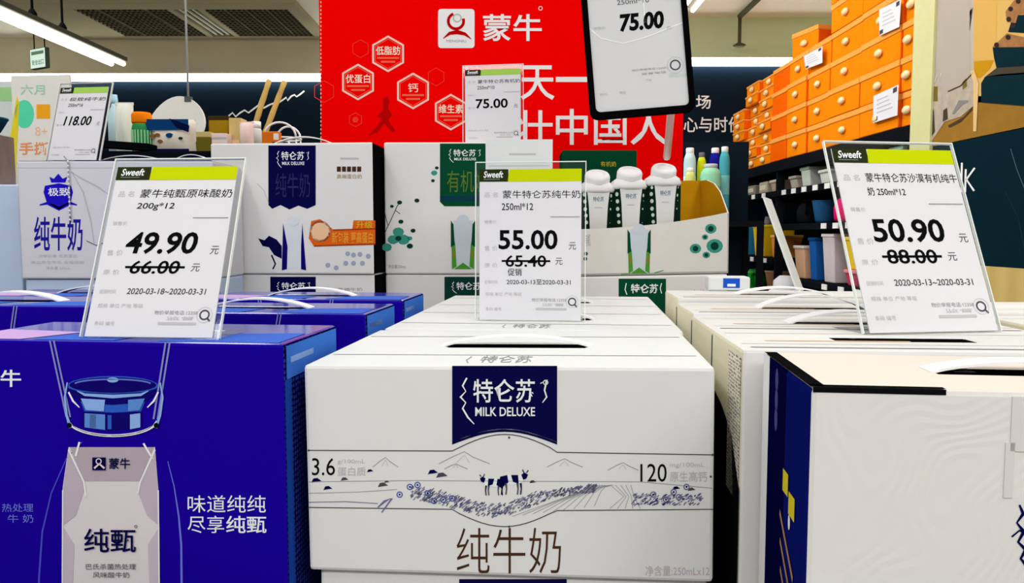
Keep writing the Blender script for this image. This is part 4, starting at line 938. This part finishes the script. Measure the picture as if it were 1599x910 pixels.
# white wire basket ring
t, hw, H = standing('wire_basket', 'white wire basket with round handle behind the white carton with navy label', 'basket', 412, 462, 214, 2.3)
m = MB()
for zz in (0.004, H * .5, H): m.tube([(hw * math.cos(2 * math.pi * k / 24), .05 + .05 * math.sin(2 * math.pi * k / 24), zz) for k in range(25)], .003, strap_m, 6)
for k in range(12): m.tube([(hw * math.cos(2 * math.pi * k / 12), .05 + .05 * math.sin(2 * math.pi * k / 12), .002), (hw * math.cos(2 * math.pi * k / 12), .05 + .05 * math.sin(2 * math.pi * k / 12), H)], .002, strap_m, 5)
m.build('cage', t)
for yy, s in ((.0, 1), (.09, .8)):
    m = MB(); m.tube([(hw * s * math.cos(math.pi * k / 14), yy, H + .042 * math.sin(math.pi * k / 14)) for k in range(15)], .0032, strap_m, 6); m.build('handle', t)
# yellow and white poster board at the far left
a = at(46, 246, 1.36)
yb = thing('poster_board', 'white and yellow promotional board with green disc and orange characters, at far left', 'poster', (a.x, 1.40, 1.3724), (0, 0, R(-6)))
hz = (365 - 122) * 1.40 / FPX + 1.3 - 1.3724
MB().box(-.055, .055, 0, .006, 0, hz, mat('poster_white', '#eeeae2', .4)).build('board', yb, .001)
p = Pr(yb, 1, 0, -1, eps=.0004)
p.poly([(4, 288), (24, 288), (30, 160), (26, 150)], mat('poster_yellow', '#ecd834', .4)); p.disc(38, 178, 15, mat('mint_print', '#5fe0b0', .4), 22); p.rect4(57, 163, 78, 185, mat('tangerine_print', '#ffae28', .4)); p.text('手撕', 30, 222, 76, 242, mat('salmon_print', '#f79a60', .4), .02); p.text('8+', 55, 198, 74, 212, mat('peach_faint_print', '#f8c8a0', .4)); p.text('六月', 32, 132, 70, 148, mat('mint_faint_print', '#a8d8c0', .4), .01)
p.build('poster_print', yb)
MB().box(-.05, .05, .006, .05, 0, .003, MATS['poster_white']).build('foot', yb)
bc = thing('brown_carton', 'small grey brown carton at the far left edge, on the pale blue carton', 'box', (-.808, 1.19, 1.3725), (0, 0, R(4)))
MB().box(-.04, .03, 0, .06, 0, .078, mat('grey_brown_card', '#8a7a70', .5, var=.3, scale=40)).build('body', bc, .001)
p = Pr(bc, 1, 0, -1, (-.04, .03, 0, .078), .0004); p.rect4(.3, .3, .95, .55, mat('cocoa_print', '#5a3a34', .5)); p.build('front_print', bc)
bo = thing('bowl', 'dark teal bowl on top of the small grey brown carton at far left', 'bowl', (-.816, 1.225, 1.451), (0, 0, 0))
MB().lathe([(.018, 0), (.026, .006), (.034, .02), (.036, .024), (.033, .024)], (0, 0, 0), mat('teal_glaze', '#123a4c', .2), 24).build('bowl_body', bo)
MB().lathe([(.0335, .0235), (.037, .0245), (.037, .027), (.0335, .0265)], (0, 0, 0), mat('teal_rim', '#2a5a70', .2), 24).build('rim', bo)
# pale green tag behind it, dark bowl, brown box
pt = thing('price_tag', 'pale green headed price tag at the top left corner, behind the poster board', 'price tag', (-0.94, 1.46, 1.372), (0, 0, R(8)), 'acrylic price tags')
MB().box(-.07, .07, 0, .0025, 0, .205, clear_mat('milky_acrylic', (.95, .98, .96, 1), .1, .55)).build('acrylic_sheet', pt)
p = Pr(pt, 1, 0, -1, (-.07, .07, 0, .205), .0004); p.rect4(0, .05, 1, .17, mat('mint_header_print', '#9fcf8f', .4)); p.build('card_print', pt)
MB().box(-.06, .06, .0025, .05, 0, .003, MATS['milky_acrylic']).build('foot', pt)
sp = MB(); sp.box(-1.06, -.70, 1.42, 1.80, ZK, 1.3718, black_gap); sp.box(-1.06, -.70, 1.345, 1.42, ZK, 1.3718, black_gap)
tag(sp.build('riser_block'), 'black riser block under the poster board at far left', 'display stand')

# ------------------------------------------------------------------ right: shelf rack with orange boxes, bins and bottles
SX = 1.50
zO = 1.712                                          # top of the board that carries the orange boxes
rk = thing('shelf_rack', 'black metal shelf rack along the right side, orange boxes on its top board', 'shelf', (SX, 2.99, 0))
y1 = 5.45 - 2.99
MB().box(.0, .5, 0.02, y1, zO - .06, zO - .001, steel_blk).build('shelf_board', rk, .004)
for z, ya, yb_, nm in ((1.545, 0.05, y1, 0), (1.355, .05, 1.52, 0), (1.063, .05, 1.52, 0), (1.16, 1.56, y1, 0), (.93, 1.56, y1, 0), (.72, .05, y1, 0)):
    MB().box(.0, .46, ya, yb_, z - .035, z - .001, steel_blk).build('shelf_board', rk, .003)
for ya in (.02, 1.52, y1 - .03): MB().box(.01, .05, ya, ya + .03, 0, zO - .06, steel_blk).build('upright', rk)
MB().box(.46, .5, .02, y1, 0, zO - .06, mat('rack_back', '#1c1e24', .5)).build('back_panel', rk)
for z, ys in ((1.545, [.3, .45, .6, .75, .9, 1.05, 1.2, 1.35, 1.7, 1.9, 2.1]), (1.355, [.2, .36, .5, .64, .78]), (1.063, [.2, .38, .56, .75]), (1.16, [1.65, 1.78, 1.9, 2.02, 2.2, 2.4])):
    for y in ys: MB().box(-.004, .0, y, y + .06, z - .03, z - .004, white_p).build('shelf_label', rk)
# orange boxes
Yb = [5.42, 5.16, 4.90, 4.64, 4.367, 4.08, 3.80, 3.455, 3.10, 2.995]
Hb = 0.131
rows = [6, 8, 8, 4, 4, 4, 6, 6, 6]
colname = ['first column from the far end', 'second column from the far end', 'third column from the far end', 'fourth column from the far end, plain end out', 'fifth column from the far end', 'sixth column from the far end', 'third column from the beige pillar', 'second column from the beige pillar', 'column right beside the beige pillar']
rowname = ['bottom', 'second', 'third', 'fourth', 'fifth', 'sixth', 'seventh', 'eighth']
def orange_box(c, r, yc, wd, plain):
    Hb = 0.0655 if c < 3 else 0.131
    t = thing('storage_box', 'orange storage box in the %s row, %s' % (rowname[r], colname[c]), 'storage box', (SX + random.uniform(.0, .045 if c < 3 else .014), yc, zO + r * (Hb + .0005) + .0005), (0, 0, R(random.uniform(-.3, .3))), 'orange storage boxes on the rack')
    key = ('ob', round(wd, 3))
    hw = wd / 2 - .0055
    m = MB(); m.box(0, .34, -hw, hw, 0, Hb - .002, orange_b, mats=[orange_b, orange_b, orange_s, orange_b, orange_s, orange_s if plain else orange_b]); m.build('body', t, .004)
    m = MB(); m.box(-.004, .34, -hw - .0015, hw + .0015, Hb * .80, Hb - .001, mat('orange_lid', '#ffa850', .4, var=.1, scale=9)); m.build('lid', t, .003)  # lid colour made paler to carry the highlights on the flaps
    if not plain:
        m = MB(); M = Matrix.Translation((-.004, 0, Hb * .45)) @ Matrix.Rotation(R(-90), 4, 'Y') @ Matrix.Scale(1.8, 4, (0, 1, 0))
        q = 1.25 if c < 3 else 1.15
        m.lathe([(.014 * q, 0), (.014 * q, .006), (.009 * q, .012), (.004 * q, .014)], (0, 0, 0), knob_m, 14, M); m.build('finger_pull', t)
    return t
for c in range(9):
    for r in range(rows[c]):
        orange_box(c, r, (Yb[c] + Yb[c + 1]) / 2, Yb[c] - Yb[c + 1], c == 3)
# small boxes at odd angles on the far end
extra = [(0, 3, 5.30, .2), (1, 4, 5.05, .22), (4, 4, 4.22, .24)]
for c, r, yc, wd in extra[2:]:
    t = orange_box(c, r, yc, wd, False); t['label'] = 'orange storage box lying loose on top of the fifth column from the far end'; t.rotation_euler.z = R(14); t.location.x += .03
def notice(label, quad):
    # paper taped on the rack face plane
    P4 = [atx(px, py, SX - .012) for px, py in quad]
    m = MB(); q = [Vector((p_.x, p_.y, p_.z)) for p_ in P4]; b = [v + Vector((.001, 0, 0)) for v in q]
    m.add(q + b, [(0, 1, 2, 3), (7, 6, 5, 4), (0, 4, 5, 1), (1, 5, 6, 2), (2, 6, 7, 3), (3, 7, 4, 0)], mat('notice_paper', '#e4e6ee', .5, var=.06, scale=20))
    o = m.build('paper_notice'); tag(o, label, 'notice', 'paper notices on the orange boxes')
    c = sum(q, Vector()) / 4
    pm = MB()
    for k in range(4):
        f = lambda u, v: (q[0] * (1 - u) + q[1] * u) * (1 - v) + (q[3] * (1 - u) + q[2] * u) * v + Vector((-.0006, 0, 0))
        pm.add([f(.15, .2 + k * .15), f(.6 + .07 * k, .2 + k * .15), f(.6 + .07 * k, .24 + k * .15), f(.15, .24 + k * .15)], [(0, 1, 2, 3)], grey_f)
    pm.add([f(.02, .82), f(.2, .80), f(.2, .95), f(.02, .97)], [(0, 1, 2, 3)], dgrey_p); pm.add([f(.8, .05), f(.95, .04), f(.95, .2), f(.8, .22)], [(0, 1, 2, 3)], dgrey_p)
    pm.build('notice_print', o)
notice('white paper notice on the upper orange boxes, at the top of the photo', [(1373, 15), (1407, -2), (1404, 42), (1373, 56)])
notice('white paper notice on the lower orange boxes, near the beige pillar', [(1364, 150), (1403, 132), (1401, 180), (1363, 192)])
notice('small silvery notice on the top row of the fifth column of orange boxes', [(1255, 88), (1284, 72), (1284, 98), (1258, 108)])

# pillar, mural and chalk board on the right
pb = MB(); pb.box(1.49, 2.1, 2.842, 2.985, 0, 2.81, mat('pillar_cream', '#d6d6a0', .55)); tag(pb.build('pillar'), None, None, kind='structure')
mu = thing('mural_board', 'large photo mural board with vase, gold cloth and dark slabs, beside the beige pillar', 'mural', (1.5, 2.838, 0))
ZM = 1.612
MB().box(0, .03, -1.2, 0, ZM, 2.80, mat('mural_base', '#b89a5c', .5)).build('panel', mu)
def mural():
    p = Pr(mu, 0, 0, -1, eps=.0006)
    gold = mat('mural_gold', '#9c7430', .5, var=.25, scale=12); tan = mat('mural_tan', '#c8a058', .5, var=.15, scale=6)
    p.poly([(1450, 229.5), (1680, 181.5), (1680, 150), (1450, 150)], gold); p.rect4(1450, -90, 1680, 160, mat('mural_amber', '#dcb468', .5, var=.1, scale=5))
    p.L(2); p.poly([(1455, 150), (1485, 142), (1520, 112), (1520, -90), (1455, -90)], mat('mural_vase', '#b7aea2', .5, var=.08, scale=5)); p.poly([(1455, 165), (1520, 165), (1520, -90), (1514, -90), (1514, 120), (1485, 146), (1455, 150)][::1], mat('mural_vase_edge', '#d6cfc4', .5))
    p.L(3); p.poly([(1455, 170), (1462, -90), (1455, -90)], mat('mural_pale', '#d9d9dc', .5))
    sv = mat('mural_silver', '#b7ac9c', .4, var=.3, scale=30); dk = mat('mural_shadow', '#4e4232', .5)
    p.poly([(1452, 225), (1475, 190), (1500, 182), (1520, 165), (1519, 112), (1504, 126), (1480, 142), (1464, 132), (1454, 150)], sv); p.L(4)
    p.poly([(1480, 196), (1505, 182), (1519, 166), (1517, 172), (1500, 190), (1482, 199)], dk); p.poly([(1457, 158), (1464, 158), (1464, 135), (1457, 135)], mat('mural_olive', '#7a6a30', .5)); p.poly([(1472, 190), (1480, 186), (1479, 168), (1473, 172)], dk); p.poly([(1503, 140), (1510, 134), (1509, 122), (1503, 128)], MATS['mural_olive']); p.poly([(1452, 218), (1460, 205), (1458, 170), (1450, 185)], dk)
    p.line([(1480, 143), (1500, 134), (1520, 113)], 2, dk); p.line([(1460, 128), (1464, 112), (1466, 128), (1470, 114)], 1.6, mat('mural_vase_edge', '', .5)); p.line([(1518, 110), (1524, 130), (1522, 205)], [6, 8, 5], mat('mural_cream', '#e4c088', .5))
    p.line([(1488, 178), (1500, 160), (1512, 158)], [3, 9, 3], mat('mural_steel', '#8a8684', .4))
    p.L(2); p.rect4(1520, -90, 1556, 94, mat('mural_column', '#dcb060', .5, var=.1, scale=6))
    p.poly([(1521, 96), (1552, 94), (1545, 108), (1530, 122), (1521, 118)], mat('mural_yellow', '#c8921c', .5))
    ts = mat('mural_slab', '#122c34', .45, var=.2, scale=12); tt = mat('mural_slab_top', '#4a4438', .5); nb_ = mat('mural_pine', '#a4744a', .5, var=.4, scale=50)
    p.L(3); p.poly([(1532, 160), (1680, 172), (1680, 108), (1560, 116), (1538, 120), (1532, 130)], ts); p.poly([(1538, 120), (1680, 110), (1680, 98), (1556, 106)], tt); p.poly([(1556, 106), (1680, 98), (1680, 72), (1550, 74), (1552, 90)], ts)
    p.poly([(1549, 74), (1572, 52), (1600, 58), (1680, 64), (1680, 74)], nb_); p.poly([(1574, 50), (1680, 56), (1680, 20), (1582, 24)], ts); p.L(4); p.poly([(1570, 18), (1590, -8), (1680, -20), (1680, 18), (1590, 22), (1586, 36), (1572, 34)], nb_); p.L(5)
    for x, y in ((1575, 30), (1582, 40), (1578, 14), (1590, 2), (1556, 70), (1574, 58)): p.disc(x, y, 4, mat('mural_cone', '#3a2c2a', .5), n=8)
    p.build('mural_print', mu)
mural()
cb = thing('chalk_board', 'dark teal board with white chalk letters under the photo mural', 'chalk board', (1.5, 2.838, 0))
ZB = 1.3 - (415 - 365) * 1.5 / 745
MB().box(0, .028, -1.2, 0, ZB, ZM - .003, mat('chalk_teal', '#0d2630', .45, var=.2, scale=6)).build('panel', cb)
p = Pr(cb, 0, 0, -1, eps=.0006)
p.line([(1494, 258), (1497, 276)], 3, white_p); p.line([(1502, 254), (1501, 300)], 3, white_p); p.line([(1508, 264), (1507, 300)], 3, white_p); p.line([(1522, 262), (1509, 280), (1521, 298)], 3, white_p); p.line([(1490, 290), (1496, 284)], 2.5, white_p)
p.line([(1578, 232), (1588, 265), (1602, 300)], 1.2, mat('chalk_faint', '#4a6a72', .5)); p.line([(1570, 300), (1590, 340), (1602, 400)], 1.0, mat('chalk_faint2', '#1c3a44', .5)); p.build('chalk_lettering', cb)
wp = MB(); wp.box(1.5, 1.534, 1.60, 2.838, 0, ZB - .001, slat_mat('pale_wood', '#d6bc78', '#cbb06a', 3, 'Y'))
tag(wp.build('wall_panel_right'), None, None, kind='structure')
sb = MB(); sb.box(1.535, 2.3, 1.60, 2.838, 0, 2.805, black_gap)
tag(sb.build('partition'), None, None, kind='structure')
# bins and packs on the rack's lower boards
def on_rack(name, label, cat, px, ytop, zb, wdt, dep, kind, m, m2=None, hgt=None):
    zb += .0006
    a = atx(px, ytop, SX + .02); H = hgt or max(.03, a.z - zb)
    t = thing(name, label, cat, (SX + .025 + dep / 2, a.y, zb), (0, 0, 0)); r = wdt / 2
    if kind == 'bin':
        b = MB(); vs = []
        for s_, z in ((.86, 0), (1, H)):
            vs += [(-dep / 2 * s_, -r * s_, z), (dep / 2 * s_, -r * s_, z), (dep / 2 * s_, r * s_, z), (-dep / 2 * s_, r * s_, z)]
        b.add(vs, [(3, 2, 1, 0), (0, 1, 5, 4), (1, 2, 6, 5), (2, 3, 7, 6), (3, 0, 4, 7), (4, 5, 6, 7)], m); b.build('tub', t, .006)
        b = MB(); b.box(-dep / 2 - .004, dep / 2 + .004, -r - .004, r + .004, H - .012, H + .004, m2 or m); b.build('lid', t, .004)
    elif kind == 'jug':
        b = MB(); b.lathe([(r * .8, 0), (r * .95, H * .1), (r, H * .45), (r * .8, H * .68), (r * .45, H * .8)], (0, 0, 0), m, 20); b.build('body', t)
        b = MB(); b.lathe([(r * .5, H * .79), (r * .52, H * .86), (r * .4, H)], (0, 0, 0), m2 or m, 16); b.build('cap', t)
        b = MB(); b.tube([(-r * .3, -r * .5, H * .78), (-r * .6, -r * .9, H * .7), (-r * .6, -r * 1.05, H * .5), (-r * .5, -r * .9, H * .35)], .006, m, 6); b.build('handle', t)
    elif kind == 'bowl':
        b = MB(); b.lathe([(r * .6, 0), (r * .75, H * .1), (r, H * .95), (r * 1.02, H), (r * .95, H)], (0, 0, 0), m, 24); b.build('bowl', t)
        b = MB(); b.lathe([(r * .95, H * .985), (r * 1.04, H * .99), (r * 1.04, H * 1.03), (r * .95, H * 1.03)], (0, 0, 0), m2 or m, 24); b.build('rim', t)
    elif kind == 'pack':
        b = MB(); b.box(-dep / 2, dep / 2, -r, r, 0, H, m); b.build('body', t, .008, )
        b = MB(); b.box(-dep / 2 - .001, -dep / 2, -r * .7, r * .7, H * .3, H * .7, m2 or white_p); b.build('label', t)
    return t
C = lambda n, h, r=.35: mat(n, h, r, var=.06)
on_rack('water_jug', 'hot pink plastic jug on the shelf left of the 50.90 price tag', 'jug', 1303, 297, 1.355, .125, .12, 'jug', C('hot_pink_plastic', '#ee1474', .3))
on_rack('plastic_bowl', 'blue plastic bucket beside the hot pink jug', 'bucket', 1268, 314, 1.355, .13, .13, 'bowl', C('steel_blue_plastic', '#2a5f92'))
on_rack('black_canister', 'black canister left of the blue bucket', 'canister', 1244, 307, 1.355, .12, .12, 'jug', C('black_plastic', '#16181c'))
on_rack('storage_bin', 'peach storage bin with white lid, next to the blue bin', 'storage bin', 1246, 376, 1.063, .14, .2, 'bin', C('peach_plastic', '#dcae8c'), C('bone_plastic', '#d8d2c8'), .17)
on_rack('storage_bin', 'deep blue storage bin between the peach and clear white bins', 'storage bin', 1266, 372, 1.063, .085, .2, 'bin', C('royal_blue_plastic', '#1f5ba8'), C('royal_blue_lid', '#17497f'))
on_rack('storage_bin', 'clear white storage bin beside the deep blue bin', 'storage bin', 1291, 366, 1.063, .14, .2, 'bin', C('cloudy_plastic', '#d6ccd0', .25), C('cloudy_lid', '#e6dfe2', .25))
on_rack('storage_bin', 'red and pink storage bin on the low shelf, nearest the 50.90 price tag', 'storage bin', 1326, 408, 1.063, .12, .2, 'bin', C('rose_plastic', '#cc4468'), C('rose_lid', '#e08a8c'), .07)
on_rack('storage_bin', 'yellow storage bin on top of the red and pink bin', 'storage bin', 1326, 371, 1.138, .12, .18, 'bin', C('yellow_plastic', '#f0cc20'), C('yellow_lid', '#f2dc50'))
for k, (px, yt, wd, hx, hl) in enumerate(((1255, 262, .12, '#c8d4c8', '#b0c0b4'), (1284, 266, .11, '#d8dcd4', '#c4ccc4'), (1236, 276, .10, '#b8b0a4', '#a8a298'), (1206, 282, .11, '#c4ae98', '#d8c8b4'))):
    on_rack('food_container', ['pale green lidded tub on the shelf under the orange boxes', 'off white lidded tub behind the edge of the 50.90 price tag', 'grey lidded tub on the second shelf', 'beige lidded tub on the second shelf, near the black upright'][k], 'food container', px, yt, 1.545, wd, .16, 'bin', C('tub_a%d' % k, hx), C('tub_b%d' % k, hl))
for k, (px, yt, wd, m, m2, lab) in enumerate(((1190, 284, .16, '#b8ac98', '#dcd4c0', 'grey beige packet on the second shelf behind the slanted tag'), (1171, 290, .15, '#8c8478', '#cfc8b8', 'brown grey packet on the second shelf of the far bay'), (1153, 290, .13, '#b0a090', '#e0d0c0', 'sand packet on the second shelf at the rack end'))):
    on_rack('food_packet', lab, 'packet', px, yt, 1.545, min(wd, .15), .08, 'pack', C('packet_c%d' % k, m), C('packet_d%d' % k, m2))
on_rack('storage_tub', 'yellow tub with lid in the far bay, right of the teal blue pack', 'tub', 1182, 352, 1.16, .20, .2, 'bin', C('sun_yellow_plastic', '#f2c414'), C('lemon_lid', '#f6dc3c'))
on_rack('tall_pack', 'teal blue pack in the far bay', 'pack', 1161, 348, 1.16, .12, .12, 'pack', C('teal_blue_pack', '#2a86b4'), C('teal_pack_label', '#3cb0a0'))
on_rack('tall_pack', 'grey pack with pink top at the rack end', 'pack', 1150, 356, 1.16, .11, .12, 'pack', C('grey_lilac_pack', '#a8a0ac'), C('pink_pack_label', '#e0609c'))
on_rack('orange_tub', 'orange tub right of the yellow tub', 'tub', 1206, 368, 1.16, .08, .16, 'bin', C('apricot_plastic', '#f0a050'), C('apricot_lid', '#f4b878'))
a = on_rack('toiletry_bottle', 'pink pump bottle on top shelf layer of the far bay', 'bottle', 1150, 338, 1.16, .10, .1, 'jug', C('pink_bottle', '#e65a9a'), C('white_cap', '#f0f0f4')); a.location.x += .16
on_rack('watering_can', 'bright green watering can on the lowest visible shelf', 'watering can', 1160, 420, .93, .2, .16, 'jug', C('bright_green_plastic', '#14a028'), C('lime_green_cap', '#5ad060'))
on_rack('clay_pot', 'brown pot right of the green watering can', 'pot', 1196, 424, .93, .17, .16, 'bowl', C('terracotta_pot', '#a87858'), C('sand_rim', '#c8b09a'))
# aqua tray under the orange boxes near the pillar
on_rack('aqua_tray', 'aqua lidded container between the 50.90 price tag and the pillar', 'container', 1398, 214, 1.545, .11, .2, 'bin', C('aqua_plastic', '#8cc4b4'), C('aqua_lid', '#a4d4c4'), .095)

# bottles on a stand between the red board and the rack
bz = 1.3 - .0
bs_ = thing('bottle_stand', 'dark shelf stand carrying bottles, between the red board and the rack', 'shelf', (1.02, 4.2, 0))
BZ = 1.3 + (365 - 345) * 4.2 / FPX
MB().box(-.15, .32, 0, .3, BZ - .03, BZ, steel_blk).build('shelf_board', bs_)
for x in (-.15, .29):
    for y in (0, .27): MB().box(x, x + .03, y, y + .03, 0, BZ - .03, steel_blk).build('leg', bs_)
MB().box(-.15, .32, .3, .32, 0, BZ + .45, mat('stand_back', '#14202c', .5)).build('back_panel', bs_)
for k, (p0, p1, pt_, body, cap, lab, Yq) in enumerate((
        (1068, 1087, 231, '#b9d8dc', '#eef4f6', 'pale blue bottle with white cap beside the red board', 4.30),
        (1089, 1103, 238, '#c8d422', '#6a6e74', 'yellow green bottle with grey cap', 4.33),
        (1108, 1126, 231, '#1c1c8c', '#f2f2f8', 'navy bottle with white cap', 4.42),
        (1124, 1140, 229, '#4aa6b4', '#e8f4f4', 'teal bottle with pale cap beside the orange boxes', 4.30),
        (1094, 1126, 256, '#8fd0ae', '#b8c4cc', 'wide mint green bottle in front of the navy bottle', 4.22),
        (1070, 1086, 262, '#ccd47c', '#f0f0e8', 'small pale lime bottle below the pale blue bottle', 4.23))):
    t, hw, H = standing('drink_bottle', lab, 'bottle', p0, p1, pt_, Yq, 'bottles on the dark stand', z=BZ + .001)
    if k in (1,):
        pass
    MB().lathe([(hw * .95, 0), (hw, .012), (hw, H * .80), (hw * .92, H * .86), (hw * .62, H * .93)], (0, 0, 0), C('bottle_body%d' % k, body, .25), 20).build('body', t)
    MB().lathe([(hw * .60, H * .925), (hw * .66, H * .93), (hw * .66, H * .99), (hw * .55, H)], (0, 0, 0), C('bottle_cap%d' % k, cap, .3), 16).build('cap', t)
    m = MB(); m.lathe([(hw * 1.01, H * .35), (hw * 1.012, H * .36), (hw * 1.012, H * .60), (hw * 1.01, H * .61)], (0, 0, 0), C('bottle_label%d' % k, ['#e6f2f4', '#b8c818', '#8fb8d8', '#7cc6cc', '#7cc49c', '#e8e8c0'][k]), 20); m.build('label_band', t)
